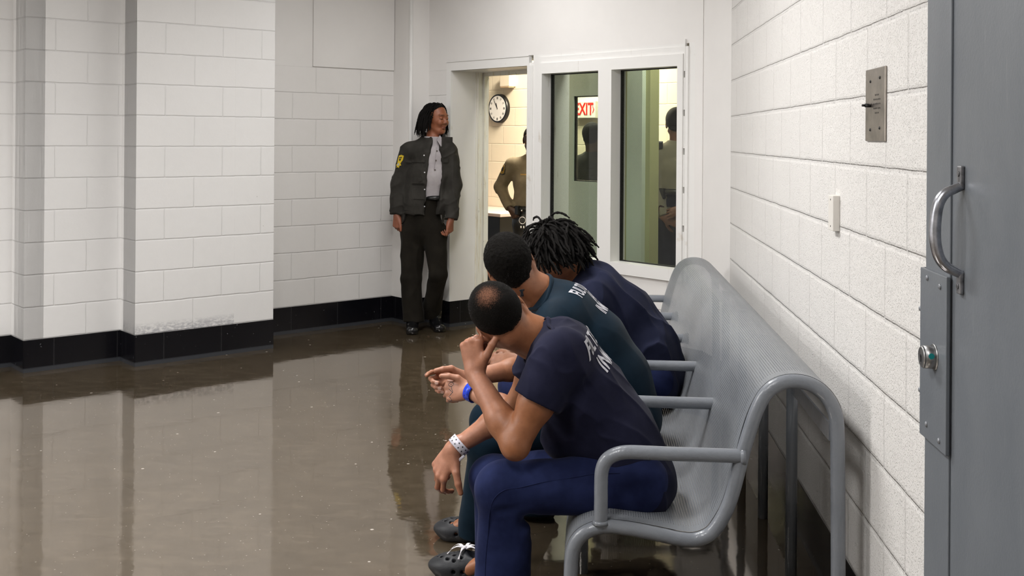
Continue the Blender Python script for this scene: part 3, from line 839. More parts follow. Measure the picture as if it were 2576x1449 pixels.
def skin_mat(name, rough=.45):
    t = NT(name); t.set(Roughness=rough, Specular_IOR_Level=.45)
    a = t.n('ShaderNodeVertexColor'); a.layer_name = 'Col'; v = t.pos()
    n = t.noise(v, 45, 4, .6)
    c = t.mix(t.math('MULTIPLY', t.ramp(n, [(.35, 0.), (.7, 1.)]), .22), a.outputs[0], (.10, .03, .02), 'MULTIPLY')
    t.l(c, t.p.inputs['Base Color'])
    t.p.inputs['Subsurface Weight'].default_value = .03; t.p.inputs['Subsurface Radius'].default_value = (.012, .005, .003); t.p.inputs['Subsurface Scale'].default_value = .6
    t.bump(t.noise(v, 420, 3, .6), .22, .0012)
    return t.m
def cloth_mat(name, col, col2=None, rough=.85, weave=900, streak=.0):
    t = NT(name); t.set(Roughness=rough, Specular_IOR_Level=.08)
    v = t.pos(); n = t.noise(v, 9, 4, .6)
    lo = col; hi = col2 or tuple(min(1, c*1.35+.002) for c in col)
    c = t.mix(t.ramp(n, [(.35, 0.), (.68, 1.)]), lo, hi)
    t.l(c, t.p.inputs['Base Color']); t.p.inputs['Sheen Weight'].default_value = .03; t.p.inputs['Sheen Roughness'].default_value = .4
    w = t.math('ADD', t.math('MULTIPLY', t.noise(v, weave, 2, .5), .5), t.math('MULTIPLY', t.noise(v, 70, 3, .6), .6))
    t.bump(w, .25, .0015); return t.m
m_nail = plain('fingernail', (.52, .33, .27), .25)
m_white = plain('white_of_eye', (.6, .58, .55), .2); m_iris = plain('dark_iris', (.01, .006, .004), .15)
m_hair = NT('short_black_hair')
def _():
    t = m_hair; t.set(Roughness=.7, Specular_IOR_Level=.06)
    a = t.n('ShaderNodeVertexColor'); a.layer_name = 'Col'; v = t.pos()
    sep = t.n('ShaderNodeSeparateColor'); t.l(a.outputs[0], sep.inputs[0])
    n = t.noise(t.pos((1, 1, .6)), 260, 5, .75, 1.0); n2 = t.noise(v, 620, 3, .6)
    # red channel: how thin the hair is; the scalp shows between the strands
    th = t.math('ADD', t.math('MULTIPLY', n, .6), t.math('MULTIPLY', n2, .4))
    lim = t.math('SUBTRACT', .72, t.math('MULTIPLY', sep.outputs[0], .38))
    skin = t.math('MULTIPLY', t.math('SUBTRACT', th, lim), 4.5, True)
    base = t.mix(t.ramp(n2, [(.4, 0.), (.75, 1.)]), (.004, .0035, .003), (.014, .012, .010))
    t.l(t.mix(skin, base, (.27, .125, .075)), t.p.inputs['Base Color'])
    t.bump(t.math('ADD', n, n2), .9, .004)
_(); m_hair = m_hair.m
m_strand = plain('black_hair_strand', (.012, .010, .009), .45, spec=.3)
m_lock = plain('black_locks', (.006, .005, .0045), .7, spec=.12, noise=.5, nscale=200, bump=.9, bscale=500)
m_croc = plain('black_foam_clog', (.014, .015, .018), .5, spec=.35, bump=.15, bscale=200)
m_sock = plain('grey_sock', (.30, .30, .31), .9)
# ================================================================ THE THREE SEATED MEN
def clog(parent, heel, toe, s=1., bow=False, name='clog'):
    """closed foam clog with vent holes and a heel strap; heel and toe are points on the floor"""
    heel = np.array(heel, float); toe = np.array(toe, float); D = unit(toe-heel); L_ = np.linalg.norm(toe-heel); k = L_/.285
    Wd = np.cross(UPV, D)
    T = lambda x, y, z: heel+D*x*k+Wd*y*k+UPV*z*k
    it = [U(rc(T(.045, 0, .022), T(.10, 0, .022), .034, .034, Wd, 1.05)), U(rc(T(.10, 0, .024), T(.215, 0, .026), .036, .042, Wd, 1.05, 1.25), .03),
          U(el(T(.205, 0, .036), (.082, .052, .034), (D, Wd, UPV)), .03), U(rc(T(.12, 0, .042), T(.155, 0, .046), .038, .038, Wd, 1.15), .03),
          S(rc(T(.03, 0, .085), T(.115, 0, .098), .036, .036, Wd, .9), .012), I(cut(el(T(.14, 0, .05), 1.), (T(0, 0, 0), -UPV)))]
    for x, y in ((.165, -.03), (.165, 0), (.165, .03), (.19, -.035), (.19, -.012), (.19, .014), (.19, .037), (.213, -.03), (.213, 0), (.213, .03), (.236, -.02), (.236, .015), (.25, 0)):
        it.append(S(rc(T(x, y, .06), T(x+.012, y*1.1, .13), .0058, .0062), .003))
    for y in (-.056, .056):
        for x in (.13, .16, .19): it.append(S(rc(T(x, y*.8, .034), T(x, y*1.5, .034), .007), .003))
    ax = (D, Wd, UPV)
    body = cut(el(T(.14, 0, .0), 5.), (T(.14, 0, 0), -UPV))
    o = mesh_sdf(name, it[:5]+it[6:]+[I(Pr(lambda P: -P[:, 2]+.001, T(.14, 0, .05), 1.))], .0035, m_croc, parent, project=1)
    bm = bmesh.new(); pts = [T(.11, -.045, .045), T(.06, -.046, .055), T(.015, -.025, .062), T(.005, 0, .064), T(.015, .025, .062), T(.06, .046, .055), T(.11, .045, .045)]
    add_tube(bm, smooth_path(pts, 5), .007, 10, flat=(UPV, 1.7)); obj('heel_strap', bm, m_croc, o, True)
    bm = bmesh.new()
    add_tube(bm, smooth_path([T(.10, 0, .008), T(.16, 0, .006), T(.22, 0, .006)], 3), .004, 8); bm.free()
    if bow:
        ml = plain('white_cloth_tie', (.62, .60, .62), .8, noise=.2)
        rnd = random.Random(4); c = T(.160, -.01, .088)
        bm = bmesh.new()
        for a in (2.9, .25, -.6, 3.6, 1.35, -1.9):
            d = D*math.cos(a)+Wd*math.sin(a); q = [c, c+d*.022+UPV*.012, c+d*.045+UPV*.004, c+d*.060-UPV*.012]
            add_tube(bm, smooth_path(q, 4), 0, 8, flat=(UPV, .35), rads=[.0055*(.7+.5*math.sin(i*.55)) for i in range(13)])
        add_ball(bm, c+UPV*.006, .008, u=10, v=6)
        obj('white_tie', bm, ml, o, True, label='white cloth tie knotted through the clog')
    return o
def buzz(name, parent, its, o, F_, L, U_, s, thin=None, pa=(.085, .075), pb=(-.085, -.052), grow=.0035, mat=None, thick=None, strands=None, tex=.0006):
    """hair cap: the scalp grown outwards and cut at the hairline"""
    a = o+s*(F_*pa[0]+U_*pa[1]); b = o+s*(F_*pb[0]+U_*pb[1]); d = unit(a-b); n = np.cross(d, L); n = n if n@U_ < 0 else -n
    its = [i for i in its if not (i[2] != 'i' and abs((i[0].c-o)@L) > .072*s and np.linalg.norm(i[0].c-o) < .11*s)]
    hp = Pr(lambda P: np.maximum(sdf(its, P)-grow*(thick(P) if thick is not None else 1.), (P-a)@n+.0025*vnoise(P*70, 5))+tex*(vnoise(P*150, 7)+.6*vnoise(P*85, 8)), o, .16*s)
    def col(P, N):
        t = np.zeros(len(P))
        if thin is not None: t = thin(P)
        edge = ss((P-a)@n, -.022*s, -.002*s)*.55
        t = np.clip(np.maximum(t, edge), 0, 1); return np.stack([t, t, t], 1)
    ob = mesh_sdf(name, [U(hp, 0)], .0026, mat or m_hair, parent, project=1, color=col, lo=o-.15*s-.02, hi=o+.17*s+.02)
    if strands:
        nst, ln, wd = strands; rs = np.random.RandomState(5)
        d = unit_rows(rs.normal(size=(nst, 3))); P = o+U_*.03*s+d*.19*s
        for _i in range(24): P = P-d*np.clip(sdf(its, P), -.02, .05)[:, None]*.85
        ok = (np.abs(sdf(its, P)) < .002) & (((P-a)@n) < -.003+.004*vnoise(P*60, 9)); P = P[ok]; d = d[ok]
        if thin is not None: ok = rs.rand(len(P)) > np.clip(thin(P), 0, .93); P = P[ok]; d = d[ok]
        fade = 1-ss((P-a)@n, -.035*s, 0.)*.7
        cr = o+U_*.11*s-F_*.06*s; fl = P-cr; fl = fl-d*(fl*d).sum(1)[:, None]; fl = unit_rows(fl)
        g = grow*(thick(P) if thick is not None else 1.)
        D = unit_rows(d*.75+fl*.6+rs.normal(size=P.shape)*.45); W_ = unit_rows(np.cross(D, rs.normal(size=P.shape)))*wd
        P0 = P+d*(g*.6 if np.isscalar(g) else (g*.6)[:, None]); T1 = P0+D*(ln*fade*(.6+.8*rs.rand(len(P))))[:, None]
        vv = np.stack([P0-W_, P0+W_, T1], 1).reshape(-1, 3); me = bpy.data.meshes.new('short_hairs')
        me.from_pydata(vv.tolist(), [], np.arange(len(vv)).reshape(-1, 3).tolist()); me.update()
        so = link('short_hairs', me, m_strand, ob); so['kind'] = 'stuff'
    return ob
def lettering(parent, lines, c, A, B, shirt, mat, size=.05, dy=.062, name='lettering', arc=0., squeeze=.8):
    """printed letters laid onto the cloth; A reading direction, B letter-up direction"""
    N = unit(np.cross(A, B)); dg = bpy.context.evaluated_depsgraph_get()
    verts = []; faces = []
    for li, tx in enumerate(lines):
        cu = bpy.data.curves.new('tx', 'FONT'); cu.body = tx; cu.size = size*1.38; cu.offset = .0016; cu.align_x = 'CENTER'; cu.resolution_u = 3
        to = bpy.data.objects.new('tx', cu); COL.objects.link(to); dg.update(); me = bpy.data.meshes.new_from_object(to.evaluated_get(dg))
        bm = bmesh.new(); bm.from_mesh(me); bmesh.ops.triangulate(bm, faces=bm.faces)
        for _i in range(3):
            es = [e for e in bm.edges if e.calc_length() > .012]
            if es: bmesh.ops.subdivide_edges(bm, edges=es, cuts=1); bmesh.ops.triangulate(bm, faces=bm.faces)
        base = len(verts); bm.verts.index_update()
        for v in bm.verts: verts.append((v.co.x*squeeze, v.co.y-li*dy-arc*(v.co.x**2)))
        for f in bm.faces: faces.append([base+v.index for v in f.verts])
        bm.free(); COL.objects.unlink(to); bpy.data.objects.remove(to); bpy.data.meshes.remove(me)
    v2 = np.array(verts); P = c+A*v2[:, :1]+B*v2[:, 1:]+N*.25
    for _i in range(60):
        d = shirt(P)-.0016; P = P-N*np.clip(d, -.02, .05)[:, None]*.8
    me = bpy.data.meshes.new(name); me.from_pydata([tuple(p) for p in P], [], faces); me.update()
    return link(name, me, mat, parent, True)
def tattoo(parent, strokes, c, A, B, N, surf, mat, w=.0012, name='tattoo'):
    bm = bmesh.new()
    for st in strokes:
        pts = []
        for x, y in st:
            p = c+A*x+B*y+N*.03
            for _i in range(25):
                d = surf(p[None])[0]; p = p-N*d*.85
            pts.append(p+N*.0001)
        add_tube(bm, smooth_path(pts, 4), w, 6, flat=(N, .35))
    return obj(name, bm, mat, parent, True)
m_ink = plain('tattoo_ink', (.03, .035, .045), .5)
m_print = plain('white_print', (.50, .50, .54), .7, noise=.25, nscale=60)
m_navy = cloth_mat('navy_shirt', (.0095, .0102, .024), (.016, .0168, .037))
m_navy3 = cloth_mat('navy_shirt_far', (.010, .012, .028), (.017, .020, .043))
m_teal = cloth_mat('dark_teal_shirt', (.0035, .011, .020), (.006, .017, .030), .7)
m_trous = cloth_mat('navy_trousers', (.009, .013, .045), (.019, .027, .085))
m_trteal = cloth_mat('dark_teal_trousers', (.004, .012, .022), (.008, .02, .034))
m_band_w = plain('white_vinyl', (.70, .68, .76), .3); m_band_b = plain('blue_vinyl', (.01, .05, .60), .3)
m_skin1 = skin_mat('skin_tan'); m_skin2 = skin_mat('skin_tan_light'); m_skin3 = skin_mat('skin_brown')
YV = V(0, 1, 0)

def wristband(parent, wr, el_, r, w, mat, name, label, flat=None):
    D = unit(np.array(wr)-np.array(el_)); x, y, z = frame3(D); n = 40; bm = bmesh.new(); rings = []
    for k in range(4):
        off = (-w/2, -w/2, w/2, w/2)[k]; rr = (r-.0008, r+.0008, r+.0008, r-.0008)[k]; ring = []
        for i in range(n):
            t = 2*math.pi*i/n; d = (x*math.cos(t)+y*math.sin(t))*rr
            ring.append(bm.verts.new(Vector(np.array(wr)+D*off+d)))
        rings.append(ring)
    for k in range(4):
        a, b = rings[k], rings[(k+1) % 4]
        for i in range(n):
            f = bm.faces.new((a[i], a[(i+1) % n], b[(i+1) % n], b[i])); f.smooth = True
    o = obj(name, bm, mat, parent, False, label)
    bm = bmesh.new()
    for row in (-.22, .22):
        for i in range(14):
            t = 2*math.pi*(i+(.5 if row > 0 else 0))/14; d = x*math.cos(t)+y*math.sin(t); c = np.array(wr)+D*w*row+d*(r+.0009)
            add_cyl(bm, c, c+d*.0005, .0026 if mat is m_band_w else .002, n=8)
    obj('snap_holes', bm, m_ink, o)
    return o

# ---------------------------------------------------------------- nearest man
def man1():
    o = thing('person', (.2, 3.45, .36), 'nearest seated man, thinning crown, navy shirt, head resting on his left hand', 'person', 'seated men on the bench')
    pel, lum, tho, up, nk = Y(1592, 1168, 3.45), Y(1552, 1095, 3.45), Y(1467, 984, 3.45), Y(1418, 892, 3.45), Y(1352, 852, 3.45)
    ho = Y(1262, 800, 3.42); F_, L, U_ = head_axes((-.76, -.22, -.58), (-.58, -.16, .76))
    hd = head_items(ho, F_, L, U_, 1.)
    neck = [U(rc(ho-F_*.030-U_*.045, nk+V(-.015, 0, .0), .056, .064), .035)]
    sL, eL, wL = Y(1403, 905, 3.28), Y(1296, 1120, 3.23), Y(1194, 938, 3.38)
    sR, eR, wR = Y(1385, 868, 3.62), Y(1290, 1030, 3.66), Y(1140, 1130, 3.60)
    hipL, hipR = Y(1590, 1215, 3.35), Y(1590, 1185, 3.55); kL, kR = Y(1257, 1230, 3.28), Y(1238, 1202, 3.62); aL, aR = V(-.262, 3.30, .09), V(-.30, 3.66, .09)
    hL, nL, fL = hand_items(wL, V(-.14, .10, 1), V(-.50, -.86, -.05), 1, [(1.6, 1.2, .7), (1.5, 1.35, .7), (1.35, 1.3, .8), (1.2, 1.2, .7)], 1.08,
                            [V(.42, -.42, .75), V(.42, -.05, .85), V(.48, .05, .82), V(-.2, -1, .2)], .03)
    hR, nR, fR = hand_items(wR, V(-.52, .02, -.86), V(-.55, -.75, .30), -1, [(.55, .85, .4), (.50, .70, .35), (.70, 1.0, .5), (.95, 1.1, .6)], 1.06,
                            [V(.15, -.50, -.85), V(.22, -.25, -.92), V(.28, -.05, -.96), V(-.1, -1, .1)], .05)
    armL = arm_items(sL, eL, wL, 1.08, .03); armR = arm_items(sR, eR, wR, 1.0, .03)
    body = hd+neck+[U(rc(pel, lum, .09, .085, YV, 1.35), .03), U(rc(lum, tho, .085, .095, YV, 1.35), .03), U(rc(tho, up, .10, .085, YV, 1.35, 1.5), .03), U(rc(up, nk, .07, .06, YV, 1.5, 1.), .04),
                    U(rc(sL, sR, .05), .03)]+armL+armR+hL+hR
    for h, k, a in ((hipL, kL, aL), (hipR, kR, aR)): body += [U(rc(h, k, .07, .05), .03), U(rc(k, a, .048, .034), .02), U(rc(a, a+V(-.10, 0, -.05), .03, .024), .02)]
    base = V(.30, .115, .048); pink = V(.44, .20, .125)
    def col(P, N):
        c = np.tile(base, (len(P), 1))
        for hw, f in ((wL, .8), (wR, .9)):
            w = np.clip(1-np.linalg.norm(P-hw, axis=1)/.22, 0, 1); c = mixc(c, pink, np.clip(w*1.5, 0, 1)*f)
        for fs in (fL, fR):
            for ch in fs:
                for kp in ch[:3]: c = mixc(c, (.48, .19, .13), np.exp(-(np.linalg.norm(P-kp, axis=1)/.011)**2)*.5)
        q = (P-ho); x, y, z = q@F_, q@L, q@U_
        beard = ss(-z, .055, .085)*ss(x, .005, .03)*(np.linalg.norm(q, axis=1) < .16)
        c = mixc(c, (.03, .02, .015), beard*.85)
        st = ss(-z, .03, .07)*ss(x, -.01, .03)*(np.linalg.norm(q, axis=1) < .16); c = mixc(c, (.14, .08, .055), st*.5)
        br = np.exp(-((z-.036)/.006)**2)*np.exp(-((np.abs(y)-.033)/.02)**4)*ss(x, .06, .075); c = mixc(c, (.02, .012, .01), br*.9)
        lp = np.exp(-((z+.059)/.011)**2)*np.exp(-(y/.022)**4)*ss(x, .075, .088); c = mixc(c, (.38, .14, .11), lp*.7)
        return c
    b = mesh_sdf('body', body, .003, m_skin1, o, color=col)
    add_nails([n for n in nL if True][-1:]+nR, b, m_nail)
    crown = ho+U_*.104-F_*.078
    def thin(P):
        r = np.linalg.norm(P-crown, axis=1); return (1-ss(r, .0, .098))**1.25*1.0+.12*np.exp(-((P-(ho+U_*.12+L*.01))**2).sum(1)/.04**2)
    buzz('hair', o, hd+neck, ho, F_, L, U_, 1., thin, pb=(-.088, -.022), strands=(26000, .0035, .0005))
    # shirt
    dN = unit(ho-U_*.03-nk)
    hem = (Y(1556, 1222, 3.30), V(-.60, 0, -.80))
    trunk = [U(cut(rc(pel+V(.012, 0, -.045), lum, .128, .118, YV, 1.50, 1.38), hem)), U(rc(lum, tho, .112, .118, YV, 1.38, 1.42), .06), U(el(Y(1470, 1060, 3.45), (.13, .155, .10), frame3(V(-.6, 0, .75))), .06),
             U(rc(tho, up, .118, .098, YV, 1.42, 1.62), .05), U(cut(rc(up, nk, .09, .070, YV, 1.7, 1.15), (nk+dN*.006, dN)), .05),
             U(cut(rc(sL+V(.02, .03, .01), sR+V(.02, -.03, .01), .070), (nk+dN*.03, dN)), .06)]
    def sleeve(sh, e, r0, r1, fr):
        m = sh+(e-sh)*fr; d = unit(e-sh)
        return [U(cut(rc(sh, sh+(e-sh)*(fr+.25), r0, r1), (m, d)), .035), S(cut(rc(sh+(e-sh)*.2, sh+(e-sh)*(fr+.3), r1-.008, r1-.008), (m-d*.012, -d)), .002)]
    shirt = trunk+sleeve(sL, eL, .080, .0755, .50)+sleeve(sR, eR, .078, .074, .52)
    shirt += [S(rc(nk-dN*.01, nk+dN*.1, .066, .068), .006)]
    f1 = folds(.0055, (V(-.6, 0, .8), 2.5, 9.), 3, 3.); f2 = folds(.007, (V(.3, .6, -.6), 4., 14.), 8, 4.)
    dsp = lambda P: (f1(P)+f2(P)*.8)*(.35+.65*ss(np.linalg.norm(P-(sL+(eL-sL)*.5), axis=1), .07, .13))
    sh = mesh_sdf('shirt', shirt, .0045, m_navy, o, dsp)
    sd = lambda P: sdf(shirt, P)+dsp(P)
    # collar and sleeve seam
    bm = bmesh.new(); ring = []; cx, cyv, _z = frame3(dN, (0, 1, 0))
    for i in range(28):
        t = 2*math.pi*i/28; q = cx*math.cos(t)+cyv*math.sin(t); p = nk+dN*.004+q*.082
        for _i in range(12): v = sd(p[None])[0]; p = p-q*min(max(v, -.01), .01)*.9
        ring.append(p)
    add_tube(bm, smooth_path(ring, 2, True)+[ring[0]], .0055, 8, caps=False, flat=(dN, 1.6)); obj('collar', bm, m_navy, sh, True)
    # print across the shoulder blades
    Bd = unit(V(-.66, 0, .75)); c = Y(1500, 862, 3.47)
    lettering(sh, ['FULTON CO', 'INMATE'], c, YV, Bd, sd, m_print, .056, .072, squeeze=.92)
    # trousers
    tr = [U(rc(hipL, hipR, .097)), U(rc(pel+V(-.02, 0, -.01), pel+V(-.05, 0, -.03), .10, .10, YV, 1.3), .04)]
    def leg(h, k, a, r0, rk, rh):
        d = unit(a-k); fl = a+V(0, 0, -.045)
        return [U(rc(h, k+V(.03, 0, 0), r0, rk), .05), U(cut(rc(k+V(.012, 0, -.01), fl+d*.05, rk, rh), (V(fl[0], fl[1], .028), V(0, 0, -1))), .035), U(el(k+V(-.0, 0, .0), rk*1.03), .03)]
    tr += leg(hipL, kL, aL, .098, .074, .096)+leg(hipR, kR, aR, .098, .070, .082)
    for k_, a_ in ((kL, aL), (kR, aR)):
        tr += [S(rc(k_+V(.085, -.12, -.085), k_+V(.085, .12, -.095), .016), .03), S(rc(k_+V(.10, -.1, -.15), k_+V(.11, .1, -.14), .008), .02),
               S(rc(k_+V(.10, -.085, -.06), k_+V(-.005, -.095, -.135), .006), .022), S(rc(k_+V(.11, -.08, -.115), k_+V(.02, -.10, -.20), .006), .02), S(rc(k_+V(.09, -.085, -.03), k_+V(.0, -.085, -.045), .005), .02)]
    g1 = folds(.008, (V(.25, 0, -1), 1.6, 8.), 11); g2 = folds(.007, (V(1, .1, .15), 3., 11.), 12)
    def td(P):
        w = ss(P[:, 0], -.16, -.08); return g1(P)*(1-w)+g2(P)*w*.8
    t = mesh_sdf('trousers', tr, .005, m_trous, o, td)
    ts = lambda P: sdf(tr, P)+td(P)
    bm = bmesh.new(); sp = []
    for u, v in ((1560, 1190), (1500, 1192), (1430, 1203), (1370, 1212), (1310, 1226), (1270, 1233), (1243, 1255), (1232, 1290), (1228, 1340), (1222, 1400), (1220, 1449), (1220, 1500)):
        p = Y(u, v, 3.05); d = unit(p-CAM)
        for _i in range(60):
            s_ = ts(p[None])[0]; p = p+d*min(s_, .05)*.8
        sp.append(p-d*.0005)
    add_tube(bm, smooth_path(sp, 6), .0016, 6); obj('side_seam', bm, m_trous, t, True)
    # shoes, wristband
    clog(o, aL*V(1, 1, 0)+V(.055, -.0, 0), aL*V(1, 1, 0)+V(-.22, -.02, 0))
    clog(o, V(-.262, 3.69, 0), V(-.545, 3.70, 0), bow=True)
    bp = wR+(eR-wR)*.10
    wb = wristband(o, bp, eR+V(0, 0, .05), .0365, .028, m_band_w, 'wristband', 'white vinyl wristband with snap holes')
    bm = bmesh.new(); c0 = Y(1160, 1150, 3.59); add_tube(bm, smooth_path([c0+V(.012, -.01, .008), c0+V(0, -.012, -.002), c0+V(-.014, -.01, -.016)], 4), .0045, 8, flat=(YV, .3)); obj('band_tail', bm, m_band_w, wb, True)
    return o
man1()
# ---------------------------------------------------------------- middle man
def locks(parent, mat, hits, o, F_, L, U_, s, roots, crown, length, r, grav=.5, layers=.012, seed=1, name='hair', wave=.004, down=V(0, 0, -1), back=0., jitter=.16):
    """rope-like locks that start on the scalp, run away from the crown and hang; one strand mesh per head"""
    rs = np.random.RandomState(seed); bm = bmesh.new(); K = np.array([(1, 1, 1), (1, -1, -1), (-1, 1, -1), (-1, -1, 1)], float)*.002
    D0 = np.array([d for d, _l in roots]); N_ = len(D0); ln = np.array([l for _d, l in roots])*(.8+.4*rs.rand(N_)); cnt = np.maximum(5, (ln/.012).astype(int))
    P = o+U_*.03*s+D0*.2*s
    for _i in range(16): P = P-D0*np.clip(sdf(hits, P), -.02, .05)[:, None]*.85
    lay = rs.rand(N_)*layers; ph = rs.rand(N_)*6; J = rs.normal(size=(N_, 3))*V(1, 1, .6)*jitter
    if back > 0: Vv = unit_rows(L*np.sign(D0@L)[:, None]*.9-F_*.45+U_*.15)
    else: Vv = unit_rows(P-crown+D0*.02)
    track = [P.copy()]
    for k in range(cnt.max()):
        t = (k/cnt)[:, None]
        Vv = unit_rows(Vv*.75+(down*grav+J-F_*back*.3)*(.12+.45*t)+unit_rows(P-crown)*.10*(1-t))
        P = P+Vv*.012+np.cross(Vv, U_)*(np.sin(ph+k*1.1)*wave)[:, None]
        d = sdf(hits, P); m = d < r+lay
        if m.any():
            Pm = P[m]; e4 = sdf(hits, (Pm[None]+K[:, None]).reshape(-1, 3)).reshape(4, -1); g = unit_rows((K.T@e4).T); P[m] = Pm+g*(r+lay-d)[m][:, None]
        track.append(P.copy())
    track = np.array(track)
    for i in range(N_):
        q = smooth_path(list(track[:cnt[i]+1, i]), 2); rr = [r*(.75+.35*math.sin(j*1.9+ph[i])*.35+.25*rs.rand())*(1 if j < len(q)-3 else .6) for j in range(len(q))]
        add_tube(bm, q, r, 6, rads=rr)
    return obj(name, bm, mat, parent, True)
def sph_dirs(n, seed=1):
    rs = np.random.RandomState(seed); out = []
    for i in range(n):
        z = 1-2*(i+.5)/n; a = i*2.399963; out.append(V(math.sqrt(1-z*z)*math.cos(a), math.sqrt(1-z*z)*math.sin(a), z)+rs.normal(size=3)*.05)
    return [unit(d) for d in out]
def leg_tr(h, k, a, r0, rk, rh, w=YV):
    d = unit(a-k); fl = a+V(0, 0, -.045)
    return [U(rc(h, k+V(.03, 0, 0), r0, rk), .05), U(cut(rc(k+V(.012, 0, -.01), fl+d*.05, rk, rh), (V(fl[0], fl[1], .028), V(0, 0, -1))), .035), U(el(k, rk*1.03), .03)]
def sleeve_it(sh, e, r0, r1, fr):
    m = sh+(e-sh)*fr; d = unit(e-sh)
    return [U(cut(rc(sh, sh+(e-sh)*(fr+.25), r0, r1), (m, d)), .035), S(cut(rc(sh+(e-sh)*.2, sh+(e-sh)*(fr+.3), r1-.008, r1-.008), (m-d*.012, -d)), .002)]
def std_color(base, ho, F_, L, U_, s, hands=(), pink=None, beard=.0, lip=(.30, .11, .09)):
    def col(P, N):
        c = np.tile(np.array(base, float), (len(P), 1))
        for hw in hands:
            w = np.clip(1-np.linalg.norm(P-hw, axis=1)/.2, 0, 1); c = mixc(c, pink, np.clip(w*1.5, 0, 1)*.8)
        q = (P-ho)/s; x, y, z = q@F_, q@L, q@U_; nr = np.linalg.norm(q, axis=1) < .16
        if beard: c = mixc(c, (.025, .018, .014), ss(-z, .045, .075)*ss(x, .0, .03)*nr*beard)
        br = np.exp(-((z-.036)/.005)**2)*np.exp(-((np.abs(y)-.033)/.02)**4)*ss(x, .06, .075); c = mixc(c, (.015, .01, .008), br*.85)
        la = np.exp(-((z-.004)/.0028)**2)*np.exp(-((np.abs(y)-.033)/.016)**4)*ss(x, .07, .08); c = mixc(c, (.01, .006, .005), la*.9)
        lp = np.exp(-((z+.059)/.011)**2)*np.exp(-(y/.022)**4)*ss(x, .075, .088)*nr; c = mixc(c, lip, lp*.7)
        return c
    return col
def man2():
    o = thing('person', (.2, 4.06, .36), 'man with short black hair and dark teal shirt, hands clasped, blue wristband', 'person', 'seated men on the bench')
    pel, lum, tho, up, nk = Y(1572, 1020, 4.06), Y(1548, 950, 4.06), Y(1490, 862, 4.06), Y(1425, 784, 4.06), Y(1362, 738, 4.06)
    ho = Y(1286, 672, 4.02); F_, L, U_ = head_axes((-.90, -.12, -.36), (-.36, -.22, .90)); s = 1.03
    hd = head_items(ho, F_, L, U_, s)
    neck = [U(rc(ho-F_*.030-U_*.045, nk+V(-.015, 0, 0), .058, .068), .035)]
    sL, eL, wL = Y(1396, 822, 3.88), Y(1298, 1042, 3.87), Y(1184, 984, 4.00)
    sR, eR, wR = Y(1410, 790, 4.25), Y(1345, 918, 4.27), Y(1170, 954, 4.09)
    hipL, hipR = Y(1572, 1060, 3.95), Y(1575, 1040, 4.17); kL, kR = Y(1224, 1110, 3.90), Y(1232, 1058, 4.24); aL, aR = V(-.405, 4.02, .09), V(-.22, 4.28, .09)
    hL, nL, fL = hand_items(wL, V(-1, .18, -.04), V(-.05, -.90, .42), 1, [(.9, 1.3, .8), (1.0, 1.4, .8), (1.05, 1.4, .8), (1.1, 1.4, .8)], 1.0,
                            [V(-.75, -.1, .65), V(-.95, -.1, .2), V(-1, -.05, .0), V(0, -.7, .7)], .02)
    hR, nR, fR = hand_items(wR, V(-1, -.10, .02), V(-.10, 1, .15), -1, [(.62, .45, .3), (.75, 1.15, .75), (.80, 1.2, .8), (.8, 1.2, .8)], 1.02,
                            [V(-.7, -.5, .6), V(-.85, -.5, .0), V(-.9, -.45, -.1), V(0, -.5, .8)], .10)
    armL = arm_items(sL, eL, wL, 1.05, .03); armR = arm_items(sR, eR, wR, 1.05, .03)
    body = hd+neck+[U(rc(pel, lum, .09, .085, YV, 1.3), .03), U(rc(lum, tho, .085, .095, YV, 1.3), .03), U(rc(tho, up, .10, .085, YV, 1.3, 1.45), .03), U(rc(up, nk, .07, .06, YV, 1.45, 1.), .04), U(rc(sL, sR, .05), .03)]+armL+armR+hL+hR
    for h, k, a in ((hipL, kL, aL), (hipR, kR, aR)): body += [U(rc(h, k, .07, .05), .03), U(rc(k, a, .048, .034), .02), U(rc(a, a+V(-.10, 0, -.05), .03, .024), .02)]
    b = mesh_sdf('body', body, .0032, m_skin2, o, color=std_color((.32, .13, .062), ho, F_, L, U_, s, (wL, wR), V(.46, .22, .14)))
    add_nails(nR+nL[-1:], b, m_nail)
    bs = lambda P: sdf(hL, P)
    N = unit(V(-.05, -.90, .42)); A = V(-1, 0, 0); B = unit(V(0, .42, .9)); c = Y(1133, 978, 3.97)
    st = [[(.012, .028), (.004, .032), (-.004, .026), (-.002, .018), (.008, .016), (.014, .022), (.012, .028)], [(.002, .014), (.0, .004), (-.004, -.004), (.002, -.012), (.008, -.018)], [(.012, .006), (.004, .0), (-.004, -.008)],
          [(.012, -.02), (.004, -.026), (.0, -.034), (.010, -.036), (.016, -.03)], [(-.010, .022), (-.012, .0225)], [(-.016, .021), (-.018, .0215)], [(-.022, .020), (-.024, .0205)], [(.002, .022), (.006, .024)]]
    tattoo(b, st, c, A, B, N, bs, m_ink, .0011)
    fs = lambda P: sdf(armL, P); cf = wL+(eL-wL)*.62; Nf = unit(V(-.15, -.85, .5)); Df = unit(eL-wL); Bf = np.cross(Nf, Df)
    st = [[(-.04, .012), (-.02, .018), (0, .012), (.02, .018), (.035, .01)], [(-.03, .004), (-.015, .008), (-.005, .0), (-.02, -.006), (-.03, .004)], [(.0, -.004), (.015, .003), (.03, -.004), (.022, -.012), (.006, -.012)], [(-.035, -.012), (-.02, -.016), (-.005, -.02)], [(.012, .008), (.02, -.002)], [(-.01, .018), (-.012, .006)]]
    tattoo(b, st, cf, Df, Bf, Nf, fs, m_ink, .0013)
    ns = lambda P: sdf(hd+neck, P); cn = Y(1313, 738, 3.97)
    bm = bmesh.new()
